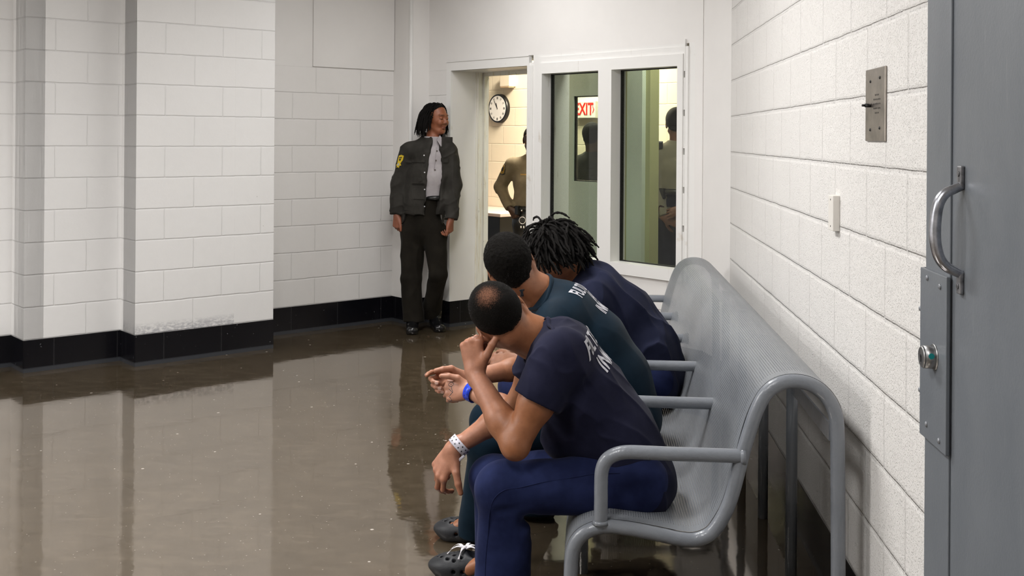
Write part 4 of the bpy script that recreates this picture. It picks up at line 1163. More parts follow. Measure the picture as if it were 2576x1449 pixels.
    tattoo(b, [[(-.008, .012), (-.002, .004), (-.005, -.010)], [(.008, .012), (.002, .004), (.005, -.010)], [(-.008, .012), (.008, .012)], [(-.005, -.010), (.005, -.010)], [(0, .01), (0, -.008)]], cn, unit(V(1, 0, .2)), V(0, 0, 1), unit(V(0, -1, .25)), ns, m_ink, .0026)
    def thin(P):
        q = (P-ho)/s; z = q@U_; return ss(-z, -.01, .05)*.45
    buzz('hair', o, hd+neck, ho, F_, L, U_, s, thin, pb=(-.09, -.050), grow=.009, thick=lambda P: .35+.65*ss((P-ho)@U_, -.03, .05), strands=(26000, .006, .0006), tex=.0016)
    dN = unit(ho-U_*.03-nk); hem = (Y(1540, 1060, 3.95), V(-.58, 0, -.81))
    trunk = [U(cut(rc(pel+V(.01, 0, -.04), lum, .128, .120, YV, 1.48, 1.40), hem)), U(rc(lum, tho, .116, .120, YV, 1.40, 1.40), .06), U(el(Y(1450, 930, 4.06), (.13, .155, .12), frame3(V(-.6, 0, .75))), .06),
             U(rc(tho, up, .120, .100, YV, 1.40, 1.58), .05), U(cut(rc(up, nk, .092, .074, YV, 1.7, 1.15), (nk+dN*.012, dN)), .05), U(cut(rc(sL+V(.02, .03, .01), sR+V(.02, -.03, .01), .074), (nk+dN*.03, dN)), .06)]
    shirt = trunk+sleeve_it(sL, eL, .078, .074, .42)+sleeve_it(sR, eR, .078, .074, .42)+[S(rc(nk, nk+dN*.1, .066, .068), .006)]
    f1 = folds(.004, (V(-.6, 0, .8), 2., 6.), 13)
    sh = mesh_sdf('shirt', shirt, .005, m_teal, o, f1); sd = lambda P: sdf(shirt, P)+f1(P)
    bm = bmesh.new(); cx, cyv, _z = frame3(dN, (0, 1, 0)); ring = []
    for i in range(28):
        t = 2*math.pi*i/28; q = cx*math.cos(t)+cyv*math.sin(t); p = nk+dN*.010+q*.085
        for _i in range(12): v = sd(p[None])[0]; p = p-q*min(max(v, -.01), .01)*.9
        ring.append(p)
    add_tube(bm, smooth_path(ring, 2, True)+[ring[0]], .006, 8, caps=False, flat=(dN, 1.6)); obj('collar', bm, m_teal, sh, True)
    lettering(sh, ['FULTON CO', 'JAIL', 'INMATE'], Y(1484, 722, 4.06), YV, unit(V(-.64, 0, .77)), sd, m_print, .048, .052, squeeze=.62)
    tr = [U(rc(hipL, hipR, .098)), U(rc(pel+V(-.02, 0, -.01), pel+V(-.05, 0, -.03), .10, .10, YV, 1.3), .04)]+leg_tr(hipL, kL, aL, .095, .074, .080)+leg_tr(hipR, kR, aR, .095, .074, .080)
    g1 = folds(.007, (V(.15, 0, -1), 1.6, 8.), 21)
    mesh_sdf('trousers', tr, .006, m_trteal, o, g1)
    clog(o, V(-.30, 4.03, 0), V(-.575, 4.05, 0)); clog(o, V(-.12, 4.29, 0), V(-.40, 4.32, 0))
    bp = wL+(eL-wL)*.04
    wristband(o, bp, eL, .0360, .030, m_band_b, 'wristband', 'blue vinyl wristband with snap holes')
man2()
# ---------------------------------------------------------------- far man with locks
def man3():
    o = thing('person', (.25, 4.67, .36), 'farthest seated man, black locks tied up on top, navy shirt', 'person', 'seated men on the bench')
    pel, lum, tho, up, nk = Y(1645, 925, 4.67), Y(1622, 870, 4.67), Y(1560, 785, 4.67), Y(1500, 722, 4.67), Y(1440, 692, 4.67)
    ho = Y(1392, 648, 4.62); F_, L, U_ = head_axes((-.62, -.78, -.05), (-.42, .05, .90)); s = 1.0
    hd = head_items(ho, F_, L, U_, s)
    neck = [U(rc(ho-F_*.030-U_*.045, nk+V(-.01, 0, 0), .056, .066), .035)]
    sL, eL, wL = Y(1485, 762, 4.49), Y(1385, 930, 4.44), Y(1290, 905, 4.55)
    sR, eR, wR = Y(1490, 735, 4.86), Y(1390, 890, 4.90), Y(1295, 890, 4.72)
    hipL, hipR = Y(1635, 965, 4.55), Y(1635, 950, 4.80); kL, kR = V(-.30, 4.50, .47), V(-.30, 4.84, .47); aL, aR = V(-.26, 4.5, .09), V(-.26, 4.84, .09)
    hL, nL, fL = hand_items(wL, V(-1, .3, -.2), V(-.1, -.7, .7), 1, [(.5, .7, .4)]*4, 1.0)
    hR, nR, fR = hand_items(wR, V(-1, -.3, -.2), V(-.1, .7, .7), -1, [(.5, .7, .4)]*4, 1.0)
    armL = arm_items(sL, eL, wL, 1., .03); armR = arm_items(sR, eR, wR, 1., .03)
    body = hd+neck+[U(rc(pel, lum, .09, .085, YV, 1.3), .03), U(rc(lum, tho, .085, .095, YV, 1.3), .03), U(rc(tho, up, .10, .085, YV, 1.3, 1.45), .03), U(rc(up, nk, .07, .06, YV, 1.45, 1.), .04), U(rc(sL, sR, .05), .03)]+armL+armR+hL+hR
    for h, k, a in ((hipL, kL, aL), (hipR, kR, aR)): body += [U(rc(h, k, .07, .05), .03), U(rc(k, a, .048, .034), .02), U(rc(a, a+V(-.10, 0, -.05), .03, .024), .02)]
    b = mesh_sdf('body', body, .0038, m_skin3, o, color=std_color((.22, .09, .045), ho, F_, L, U_, s, (wL, wR), V(.26, .12, .07)))
    scalp = buzz('hair', o, hd+neck, ho, F_, L, U_, s, None, pb=(-.09, -.05), grow=.017, mat=m_lock)
    crown = ho+U_*.118-F_*.015
    roots = []
    for d in sph_dirs(560, 3):
        x, y, z = d@F_, d@L, d@U_
        if z < -.28 or (x > .5 and z < .35) or (x > .25 and z < .05) or (y > .55 and z < .22 and x > -.35): continue
        ln = .07+.045*(z > 0)-.015*x
        if x < -.2: ln += .012
        roots.append((d, ln))
    locks(scalp, m_lock, hd, ho, F_, L, U_, s, roots, crown, .15, .0058, .9, .026, 4, 'locks', .004, V(.40, -.05, -1), jitter=.42)
    # tied tuft of locks on the crown
    bm = bmesh.new(); rnd = random.Random(9); c0 = crown+U_*.012
    for k in range(40):
        a = rnd.random()*6.28; d = unit(U_*.9+L*math.cos(a)*.5+F_*math.sin(a)*.5+V(.9, 0, .0)*rnd.random()); n = 3; p = c0+L*rnd.uniform(-.03, .03)+F_*rnd.uniform(-.03, .03); pts = [p]
        for i in range(n): d = unit(d*.8+V(.55, 0, -.32)*(.2+.25*i/n)*1.1); p = p+d*.0125; pts.append(p)
        add_tube(bm, smooth_path(pts, 2), 0, 7, rads=[.0056*(1-.04*i) for i in range(n*2+1)])
    obj('tied_locks', bm, m_lock, scalp, True)
    dN = unit(ho-U_*.03-nk); hem = (Y(1600, 975, 4.55), V(-.58, 0, -.81))
    trunk = [U(cut(rc(pel+V(.01, 0, -.05), lum, .134, .122, YV, 1.5, 1.42), hem)), U(rc(lum, tho, .118, .120, YV, 1.42, 1.42), .06), U(el(Y(1530, 850, 4.67), (.13, .16, .12), frame3(V(-.6, 0, .75))), .06),
             U(rc(tho, up, .120, .098, YV, 1.42, 1.62), .05), U(cut(rc(up, nk, .092, .074, YV, 1.7, 1.15), (nk+dN*.012, dN)), .05), U(cut(rc(sL+V(.02, .03, .01), sR+V(.02, -.03, .01), .076), (nk+dN*.03, dN)), .06)]
    shirt = trunk+sleeve_it(sL, eL, .082, .080, .62)+sleeve_it(sR, eR, .082, .080, .62)+[S(rc(nk, nk+dN*.1, .066, .068), .006)]
    f1 = folds(.013, (V(.2, .3, -.9), 2.5, 8.), 33, 3.); f2 = folds(.011, (V(-.5, .2, .8), 4., 12.), 35, 4.)
    dd = lambda P: f1(P)+f2(P)*.7
    sh = mesh_sdf('shirt', shirt, .0055, m_navy3, o, dd)
    tr = [U(rc(hipL, hipR, .098)), U(rc(pel+V(-.02, 0, -.01), pel+V(-.05, 0, -.03), .10, .10, YV, 1.3), .04)]+leg_tr(hipL, kL, aL, .095, .074, .088)+leg_tr(hipR, kR, aR, .095, .074, .088)
    mesh_sdf('trousers', tr, .007, m_trous, o, folds(.007, (V(.15, 0, -1), 1.6, 8.), 31))
    clog(o, V(-.20, 4.50, 0), V(-.485, 4.50, 0)); clog(o, V(-.20, 4.84, 0), V(-.485, 4.86, 0))
man3()
# ================================================================ THE OFFICERS
m_jacket = cloth_mat('dark_grey_jacket', (.027, .025, .022), (.044, .041, .036), .7)
m_pants = cloth_mat('dark_brown_uniform_trousers', (.010, .0085, .0065), (.017, .0145, .011))
m_polo = cloth_mat('pale_grey_polo', (.36, .33, .34), (.46, .43, .44))
m_boot = plain('black_boot', (.006, .006, .007), .22, spec=.5)
m_patch = plain('yellow_patch', (.70, .50, .02), .6, noise=.15, nscale=90); m_patchd = plain('patch_dark', (.02, .02, .015), .7)
m_uni = cloth_mat('khaki_uniform_shirt', (.15, .125, .085), (.20, .165, .115)); m_belt = plain('black_leather', (.008, .008, .008), .35)
m_uni_d = cloth_mat('khaki_uniform_shirt_back', (.16, .145, .11), (.20, .18, .14))
m_gold = plain('gold_pin', (.75, .5, .2), .25, 1.); m_cuff = plain('steel_cuffs', (.7, .7, .72), .2, 1.)
m_skinw = skin_mat('skin_deep_brown'); m_skind = skin_mat('skin_dark')
def boot(parent, heel, toe, h=.13, name='boot'):
    heel = np.array(heel, float); toe = np.array(toe, float); D = unit(toe-heel); W_ = np.cross(UPV, D); T = lambda x, y, z: heel+D*x+W_*y+UPV*z
    it = [U(rc(T(.05, 0, .045), T(.12, 0, .042), .040, .040, W_, .95)), U(rc(T(.12, 0, .036), T(.235, 0, .030), .040, .034, W_, 1.05, 1.35), .03), U(rc(T(.06, 0, .06), T(.065, 0, h), .046, .050), .03),
          U(rc(T(.04, 0, .008), T(.24, 0, .008), .012, .012, W_, 3.4, 3.7), .004), I(Pr(lambda P: -P[:, 2]+.001, heel, 1.))]
    return mesh_sdf(name, it, .005, m_boot, parent)
def woman():
    o = thing('person', (-1.25, 8.35, 0), 'standing woman with chin-length black locks, dark jacket over pale polo shirt, beside doorway', 'person')
    yb = 8.36; q = lambda u, v, y=yb: Y(u, v, y)
    XV = unit(V(.93, -.36, 0))           # across the body
    FV = unit(V(.36, -.93, 0)*1.0)       # the way the chest faces
    ho = q(1097, 300); F_, L, U_ = head_axes((.62, .78, .05), (.05, -.05, 1)); s = .98
    F_, L, U_ = head_axes(np.cross(V(0, 0, 1), unit(V(.83, -.56, -.05))), (.08, .02, 1))
    hd = head_items(ho, F_, L, U_, s, .92)
    nk = q(1090, 346); up = q(1082, 395); tho = q(1076, 440); wai = q(1068, 505); pel = q(1063, 560)
    neck = [U(rc(ho-F_*.028-U_*.05, nk, .048, .054), .03)]
    sR, eR, wR = q(1030, 382, 8.36), q(1003, 462, 8.38), q(998, 543, 8.34); sL, eL, wL = q(1128, 378, 8.30), q(1143, 463, 8.32), q(1134, 555, 8.25)
    hipR, hipL = q(1040, 585, 8.38), q(1092, 585, 8.34); kR, kL = q(1034, 700, 8.33), q(1102, 690, 8.26); aR, aL = q(1041, 805, 8.33), q(1084, 795, 8.47)
    hR, nR, _f = hand_items(wR, V(.03, -.1, -1), V(-.45, -.85, 0), -1, [(.7, 1.1, .6), (.8, 1.2, .6), (.9, 1.2, .6), (.9, 1.2, .6)], .95, [V(.25, -.45, -.85), V(.2, -.2, -1), V(.1, -.1, -1)])
    hL, nL, _f = hand_items(wL, V(-.05, -.1, -1), V(.85, -.5, 0), 1, [(.7, 1.1, .6), (.8, 1.2, .6), (.9, 1.2, .6), (.9, 1.2, .6)], .92, [V(-.1, -.5, -.85), V(-.1, -.2, -1), V(-.1, -.1, -1)])
    body = hd+neck+[U(rc(pel, wai, .09, .08, XV, 1.35), .03), U(rc(wai, tho, .08, .09, XV, 1.3), .03), U(rc(tho, up, .09, .075, XV, 1.3, 1.5), .03), U(rc(up, nk, .05, .045, XV, 1.3, 1.), .02), U(rc(sL, sR, .032), .02)]
    body += arm_items(sR, eR, wR, .9)+arm_items(sL, eL, wL, .9)+hR+hL
    for h, k, a in ((hipR, kR, aR), (hipL, kL, aL)): body += [U(rc(h, k, .07, .05), .03), U(rc(k, a, .048, .034), .02)]
    b = mesh_sdf('body', body, .004, m_skinw, o, color=std_color((.29, .10, .048), ho, F_, L, U_, s, (wR, wL), V(.26, .09, .05), lip=(.16, .045, .04)))
    scalp = buzz('hair', o, hd+neck, ho, F_, L, U_, s, None, pa=(.070, .108), pb=(-.09, -.05), grow=.005, mat=m_lock)
    roots = []
    part = ho+U_*.125*s+F_*.02
    for d in sph_dirs(420, 12):
        x, y, z = d@F_, d@L, d@U_
        if z < -.25 or (x > .42 and z < .86) or (x > .2 and abs(y) < .5 and z < .86): continue
        side = 1 if y > 0 else -1
        ln = .150+.075*z+(.015 if x < 0 else 0.)
        roots.append((d, ln))
    locks(scalp, m_lock, hd+neck, ho, F_, L, U_, s, roots, part, .2, .0048, 1.9, .007, 6, 'locks', .0015, V(0, 0, -1), back=.28)
    # polo shirt
    polo = [U(cut(rc(wai+V(0, 0, -.06), tho, .103, .112, XV, 1.35), (wai+UPV*.02, -UPV))), U(rc(tho, up, .112, .096, XV, 1.35, 1.5), .04), U(cut(rc(up, nk, .094, .068, XV, 1.4, 1.), (nk+UPV*.008, UPV)), .03)]
    pf = folds(.005, (V(0, 0, 1), 2., 10.), 41)
    ps = mesh_sdf('polo_shirt', polo, .006, m_polo, o, pf)
    bm = bmesh.new()
    for sg, w0 in ((-1, .062), (1, .062)):
        p0 = nk+UPV*.018-FV*.0+XV*sg*.052+FV*.02; p1 = nk+FV*.072+XV*sg*.014-UPV*.020; p2 = nk+FV*.088+XV*sg*.048-UPV*.075; p3 = nk+FV*.055+XV*sg*.080-UPV*.030
        vs = [bm.verts.new(Vector(p)) for p in (p0, p1, p2, p3)]; vs2 = [bm.verts.new(Vector(p+FV*.006)) for p in (p0, p1, p2, p3)]
        bm.faces.new(vs[::-1]); bm.faces.new(vs2)
        for i in range(4): bm.faces.new((vs[i], vs[(i+1) % 4], vs2[(i+1) % 4], vs2[i]))
    obj('polo_collar', bm, m_polo, ps)
    bm = bmesh.new()
    pd = lambda P: sdf(polo, P)+pf(P)
    def onto(surf, base, off=0.):
        p = base+FV*.3
        for _i in range(40): p = p-FV*np.clip(surf(p[None])[0]-off, -.03, .05)*.85
        return p
    pl = [onto(pd, nk*(1-t)+tho*t-UPV*.03+XV*.012, .002) for t in np.linspace(.15, .75, 8)]
    add_tube(bm, pl, .003, 6, flat=(FV, .5)); obj('placket', bm, m_polo, ps, True)
    for t in (.25, .5, .75):
        p = onto(pd, nk*(1-t)+tho*t-UPV*.03+XV*.02, .003); bm = bmesh.new(); add_cyl(bm, p, p+FV*.002, .006, n=10); obj('button', bm, plain('dark_button', (.10, .08, .07), .4), ps)
    # open jacket
    hemz = q(1060, 538)[2]
    jk = [U(rc(pel+V(0, 0, .0), wai, .135, .130, XV, 1.42)), U(rc(wai, tho, .130, .130, XV, 1.40), .05), U(rc(tho, up, .130, .105, XV, 1.40, 1.60), .05), U(cut(rc(up, nk, .10, .078, XV, 1.5, 1.1), (nk+UPV*.004, UPV)), .04),
          U(rc(sL-XV*.03, sR+XV*.03, .072), .05)]
    # opening in front: a wedge from the collar to the hem, narrower at the waist
    for t0, t1, wd in ((nk+UPV*.02, tho, .058), (tho, wai+UPV*-.02, .056), (wai, pel-UPV*.12, .050)):
        jk.append(S(rc(t0+FV*.14+XV*.030, t1+FV*.14+XV*.030, wd, wd, FV, 2.0), .01))
    def slv(sh, e, w): return [U(rc(sh, e, .072, .060), .03), U(cut(rc(e, w+unit(w-e)*.01, .060, .049), (w-unit(w-e)*.012, unit(w-e))), .03), S(cut(rc(e, w+unit(w-e)*.05, .030, .040), (w-unit(w-e)*.03, -unit(w-e))), .002),
                                 U(cut(rc(w-unit(w-e)*.065, w+unit(w-e)*.04, .0505, .049), (w-unit(w-e)*.012, unit(w-e)), (w-unit(w-e)*.062, -unit(w-e))), .003)]
    jk += slv(sR, eR, wR)+slv(sL, eL, wL)
    jk.append(I(Pr(lambda P: np.where(sdf([U(rc(eR, wR, .08)), U(rc(eL, wL, .08))], P) < .0, -1., hemz-P[:, 2]), pel, 9.)))
    j1 = folds(.011, (V(.1, 0, 1), 2.5, 9.), 43, 4.); j2 = folds(.010, (V(.8, .3, .4), 4., 15.), 44, 4.)
    jf = lambda P: j1(P)+j2(P)*.7
    jm = mesh_sdf('jacket', jk, .0058, m_jacket, o, jf)
    js = lambda P: sdf(jk, P)+jf(P)
    # collar flaps, pockets, snaps
    bm = bmesh.new()
    for sg, k in ((-1, 1.), (1, 1.)):
        c = nk-UPV*.035+XV*(.018+sg*.085)+FV*.072
        ax = (unit(XV*1+FV*sg*-.55), unit(np.cross(UPV, unit(XV+FV*sg*-.55))), UPV)
        add_box(bm, c, (.085, .014, .080), ax, bevel=.005)
    for sg in (-1, 1): add_box(bm, nk+XV*(.0+sg*.088)-FV*.01+UPV*.0, (.014, .12, .06), (XV, FV, UPV), bevel=.005)
    add_box(bm, nk-FV*.075+UPV*.005, (.15, .014, .07), (XV, FV, UPV), bevel=.005)
    obj('jacket_collar', bm, m_jacket, jm)
    def slab(name, cx, cz, w, h, t=.010):
        bm = bmesh.new(); n = 6
        P = np.array([wai+XV*(cx+w*(i/n-.5))+UPV*(cz-wai[2]+h*(k/n-.5))+FV*.3 for i in range(n+1) for k in range(n+1)])
        for _i in range(40): P = P-FV*(np.clip(js(P), -.03, .05)*.85)[:, None]
        g = [[P[i*(n+1)+k] for k in range(n+1)] for i in range(n+1)]
        A_ = [[bm.verts.new(Vector(p+FV*t)) for p in r_] for r_ in g]; B_ = [[bm.verts.new(Vector(p-FV*.01)) for p in r_] for r_ in g]
        for i in range(n):
            for k in range(n): bm.faces.new((A_[i][k], A_[i+1][k], A_[i+1][k+1], A_[i][k+1]))
        for i in range(n):
            for e_ in (0, n):
                bm.faces.new((A_[i][e_], A_[i+1][e_], B_[i+1][e_], B_[i][e_])); bm.faces.new((A_[e_][i], A_[e_][i+1], B_[e_][i+1], B_[e_][i]))
        return obj(name, bm, m_jacket, jm)
    slab('pocket_flap', -.095, q(1060, 402)[2], .115, .035); slab('pocket_flap', -.105, q(1050, 453)[2], .115, .045, .016); slab('pocket', -.105, q(1050, 482)[2], .115, .10, .010)
    slab('pocket_flap', .155, q(1060, 402)[2], .07, .035)
    slab('waistband', -.10, q(1060, 527)[2], .24, .05, .008)
    for v in (390, 432, 474, 516):
        p = onto(js, wai+XV*(-.045)+UPV*(q(1060, v)[2]-wai[2]), .004); bm = bmesh.new(); add_cyl(bm, p, p+FV*.003, .0055, n=10); obj('snap', bm, m_cuff, jm)
    # sleeve badge: shield above a star burst
    d = unit(V(-.62, -.78, 0)); c = sR*.70+eR*.30; n = 22; A_ = unit(np.cross(UPV, d)); dn = unit(sR-eR); bm = bmesh.new()
    def flat(pts, off, nm, mat):
        bm = bmesh.new(); f = []
        for x, y in pts:
            p = c+A_*x+dn*y+d*.16
            for _i in range(30): p = p-d*np.clip(js(p[None])[0], -.03, .05)*.85
            f.append(p+d*off)
        a = [bm.verts.new(Vector(p+d*.0015)) for p in f]; b_ = [bm.verts.new(Vector(p-d*.004)) for p in f]; bm.faces.new(a)
        for i in range(len(f)): bm.faces.new((a[i], a[(i+1) % len(f)], b_[(i+1) % len(f)], b_[i]))
        return obj(nm, bm, mat, jm)
    flat([(-.030, .048), (0, .055), (.030, .048), (.030, .012), (.022, -.005), (-.022, -.005), (-.030, .012)], .002, 'sleeve_patch', m_patch)
    star = [(.030*(1 if i % 2 == 0 else .62)*math.sin(i*math.pi/7), -.024+.032*(1 if i % 2 == 0 else .62)*math.cos(i*math.pi/7)) for i in range(14)]
    flat(star, .004, 'sleeve_patch', m_patch)
    flat([(.012*math.sin(i*.7854), -.024+.012*math.cos(i*.7854)) for i in range(8)], .006, 'patch_centre', plain('patch_silver', (.5, .5, .42), .5))
    flat([(-.016, .036), (.016, .036), (.016, .030), (-.016, .030)], .004, 'patch_line', m_patchd); flat([(-.010, .022), (.010, .022), (.008, .008), (-.008, .008)], .004, 'patch_line', m_patchd)
    # trousers, belt, boots
    tr = [U(rc(hipL, hipR, .098)), U(rc(pel+V(0, 0, -.03), wai+UPV*.035, .116, .100, XV, 1.28), .04), U(rc(hipR, kR, .100, .078), .03), U(rc(hipL, kL, .098, .066), .02), U(el(kR, .080), .01), U(el(kL, .068), .01)]
    for k, a, rk_ in ((kR, aR, .078), (kL, aL, .066)): tr.append(U(cut(rc(k, a+unit(a-k)*.05, rk_, .078), (V(a[0], a[1], .075), V(0, 0, -1))), .012))
    t = mesh_sdf('trousers', tr, .0065, m_pants, o, folds(.009, (V(.1, 0, 1), 3., 9.), 47, 3.))
    bm = bmesh.new(); pts = []
    for i in range(25):
        a = 2*math.pi*i/24; pts.append(wai+UPV*.028+XV*math.cos(a)*.134+FV*math.sin(a)*.106)
    add_tube(bm, pts, .018, 8, caps=False); obj('belt', bm, m_belt, t, True)
    boot(o, V(aR[0]-.02, aR[1]+.06, 0), V(aR[0]+.02, aR[1]-.2, 0)); boot(o, V(aL[0]+.02, aL[1]+.04, 0), V(aL[0]+.10, aL[1]-.19, 0))
woman()
def officer(label, q, pts, axes, FV, XV, skin, uni, s=1., face=True, build=1., patch=True, hands_N=None, grp_=None):
    """standing officer; pts: dict of joints"""
    g = pts; loc = (g['pel'][0], g['pel'][1], 0)
    o = thing('person', loc, label, 'person', grp_)
    F_, L, U_ = axes; ho = g['head']; nk = g['nk']
    hd = head_items(ho, F_, L, U_, s); neck = [U(rc(ho-F_*.028-U_*.05, nk, .055*s, .062*s), .03)]
    k = build
    body = hd+neck+[U(rc(g['pel'], g['wai'], .10*k, .09*k, XV, 1.35), .03), U(rc(g['wai'], g['tho'], .09*k, .10*k, XV, 1.3), .03), U(rc(g['tho'], g['up'], .10*k, .085*k, XV, 1.35, 1.5), .03), U(rc(g['up'], nk, .07*k, .055, XV, 1.4, 1.), .03), U(rc(g['sL'], g['sR'], .05), .03)]
    body += arm_items(g['sR'], g['eR'], g['wR'], .95*k)+arm_items(g['sL'], g['eL'], g['wL'], .95*k)
    for side, w, key in ((-1, g['wR'], 'hR'), (1, g['wL'], 'hL')):
        D, N = g[key]; h, _n, _f = hand_items(w, D, N, side, [(.5, .7, .4)]*4, .98*s); body += h
    for h, kk, a in ((g['hipR'], g['kR'], g['aR']), (g['hipL'], g['kL'], g['aL'])): body += [U(rc(h, kk, .07, .05), .03), U(rc(kk, a, .048, .034), .02)]
    b = mesh_sdf('body', body, .0055, m_skind, o, color=std_color(skin, ho, F_, L, U_, s, (), None, lip=tuple(c*.8 for c in skin)))
    buzz('hair', o, hd+neck, ho, F_, L, U_, s, None, pb=(-.09, -.06), grow=g.get('hairgrow', .008), mat=m_lock)
    sh = [U(rc(g['pel']+UPV*.02, g['wai'], .125*k, .120*k, XV, 1.38)), U(rc(g['wai'], g['tho'], .120*k, .128*k, XV, 1.36), .05), U(rc(g['tho'], g['up'], .128*k, .105*k, XV, 1.38, 1.58), .05), U(cut(rc(g['up'], nk, .09*k, .066*s, XV, 1.5, 1.05), (nk+UPV*.012, UPV)), .04),
          U(rc(g['sL']-XV*.03, g['sR']+XV*.03, .068*k), .05)]
    for a, e, w in ((g['sR'], g['eR'], g['wR']), (g['sL'], g['eL'], g['wL'])):
        d = unit(w-e); sh += [U(rc(a, e, .070*k, .058*k), .03), U(cut(rc(e, w+d*.01, .057*k, .042*k), (w-d*.015, d)), .03)]
    zb = g['belt']; caps = [U(rc(g['eR'], g['wR'], .085)), U(rc(g['eL'], g['wL'], .085))]
    sh.append(I(Pr(lambda P: np.where(sdf(caps, P) < 0, -1., zb-P[:, 2]), g['pel'], 9.)))
    f1 = folds(.006, (V(.2, .2, 1), 3., 9.), 51, 3.); sm = mesh_sdf('uniform_shirt', sh, .0065, uni, o, f1); sd = lambda P: sdf(sh, P)+f1(P)
    tr = [U(rc(g['hipL'], g['hipR'], .105*k)), U(rc(g['pel'], g['wai']-UPV*.02, .120*k, .115*k, XV, 1.32), .04), I(Pr(lambda P: P[:, 2]-zb-.012, g['pel'], 9.))]
    for h, kk, a in ((g['hipR'], g['kR'], g['aR']), (g['hipL'], g['kL'], g['aL'])): tr += [U(rc(h, kk, .102*k, .078), .03), U(cut(rc(kk, a+UPV*-.04, .078, .080), (V(a[0], a[1], .06), V(0, 0, -1))), .03)]
    tr = [i for i in tr if i[2] != 'i']+[i for i in tr if i[2] == 'i']
    tm = mesh_sdf('trousers', tr, .009, g.get('pants', m_belt), o, folds(.007, (V(.1, 0, 1), 3., 9.), 57))
    bm = bmesh.new(); cc = V(*((g['pel']+g['wai'])/2)[:2], zb-.01); pts_ = []
    for i in range(29):
        a = 2*math.pi*i/28; pts_.append(cc+XV*math.cos(a)*.172*k+FV*math.sin(a)*.132*k)
    add_tube(bm, pts_, .024, 8, caps=False); obj('duty_belt', bm, m_belt, tm, True)
    for a in (.15, .9, 2.3, 2.95, 3.6, 5.4):
        c = cc+XV*math.cos(a)*.190*k+FV*math.sin(a)*.150*k-UPV*.015; bm = bmesh.new(); add_box(bm, c, (.05, .035, .085), (unit(XV*-math.sin(a)+FV*math.cos(a)), unit(XV*math.cos(a)+FV*math.sin(a)), UPV), bevel=.006); obj('belt_pouch', bm, m_belt, tm)
    for a in (g['aR'], g['aL']): boot(o, V(a[0], a[1], 0)-FV*.06, V(a[0], a[1], 0)+FV*.20, .12)
    return o, sm, sd, tm, cc
def ax_from(F, U_=(0, 0, 1)):
    F = unit(F); L = unit(np.cross(U_, F)); return np.cross(L, np.cross(F, L)), L, np.cross(F, L)
# officer in the doorway
q = lambda u, v, y=10.2: Y(u, v, y)
FV = unit(V(-.12, -1, 0)); XV = unit(V(1, -.12, 0))
fx = lambda u, z, y=10.2: np.array([q(u, 400, y)[0], y, z])
A = dict(head=q(1338, 352), nk=q(1340, 394), up=q(1342, 418), tho=q(1341, 455), wai=q(1341, 500), pel=q(1341, 545), sR=q(1288, 414), sL=q(1394, 414), eR=q(1258, 470, 10.3), eL=q(1420, 480, 10.2), wR=q(1284, 526, 10.15), wL=q(1420, 540, 10.05),
         hR=(V(.5, -.25, -.75), V(-.7, -.7, 0)), hL=(V(0, -.1, -1), V(.5, -.8, 0)), hipR=q(1318, 560), hipL=q(1364, 560), kR=fx(1316, .47), kL=fx(1366, .47), aR=fx(1314, .09), aL=fx(1370, .09), belt=q(1341, 521)[2], hairgrow=.004)
oa, sm, sd, tm, cc = officer('officer standing beyond the doorway, khaki shirt with dark arm patch, black duty belt', q, A, ax_from(V(-.10, -1, -.02)), FV, XV, (.055, .025, .014), m_uni, 1.0)
def decal(parent, sd, c, A_, B_, N, pts, off, nm, mat, th=.002):
    f = []
    for x, y in pts:
        p = c+A_*x+B_*y+N*.2
        for _i in range(30): p = p-N*np.clip(sd(p[None])[0], -.03, .05)*.85
        f.append(p+N*off)
    bm = bmesh.new(); a = [bm.verts.new(Vector(p+N*th)) for p in f]; b_ = [bm.verts.new(Vector(p-N*.004)) for p in f]; bm.faces.new(a)
    for i in range(len(f)): bm.faces.new((a[i], a[(i+1) % len(f)], b_[(i+1) % len(f)], b_[i]))
    return obj(nm, bm, mat, parent)
N = unit(V(-.55, -.83, .0)); A_ = unit(np.cross(UPV, N)); Bq = unit(UPV-V(0, 0, 0)); c = A['sR']*.78+A['eR']*.22
sh8 = [(-.038, .045), (0, .055), (.038, .045), (.042, .0), (.034, -.045), (0, -.055), (-.034, -.045), (-.042, 0)]
c = q(1266, 426, 10.2)
decal(sm, sd, c, A_, Bq, N, sh8, .002, 'arm_patch', m_patchd); decal(sm, sd, c, A_, Bq, N, [(x*.72, y*.76) for x, y in sh8], .004, 'arm_patch', plain('patch_amber', (.28, .17, .02), .6, noise=.6, nscale=120))
decal(sm, sd, c, A_, Bq, N, [(x*.35, y*.35+.004) for x, y in sh8], .006, 'arm_patch', m_patchd)
decal(sm, sd, q(1326, 438), XV, UPV, FV, [(-.045, -.007), (.045, -.007), (.045, .007), (-.045, .007)], .003, 'name_bar', m_gold)
decal(sm, sd, q(1311, 455), XV, UPV, FV, [(-.055, -.065), (.055, -.065), (.055, .045), (-.055, .045)], .001, 'shirt_pocket', m_uni)
bm = bmesh.new(); c = q(1317, 551)-V(0, .17, 0); pts = [c+XV*.030*math.cos(t)+UPV*.032*math.sin(t) for t in np.linspace(0, 6.283, 21)]
add_tube(bm, pts, .0045, 8, caps=False); obj('handcuff', bm, m_cuff, tm, True)
bm = bmesh.new(); c2 = c-UPV*.062; add_box(bm, c2-XV*.012, (.014, .012, .022), (XV, FV, UPV), bevel=.003); add_box(bm, c2+XV*.014, (.014, .012, .022), (XV, FV, UPV), bevel=.003); obj('cuff_lock', bm, m_cuff, tm)
bm = bmesh.new(); add_ball(bm, q(1315, 527)-V(0, .16, 0), .009, u=10, v=8); obj('belt_snap', bm, m_cuff, tm, True)
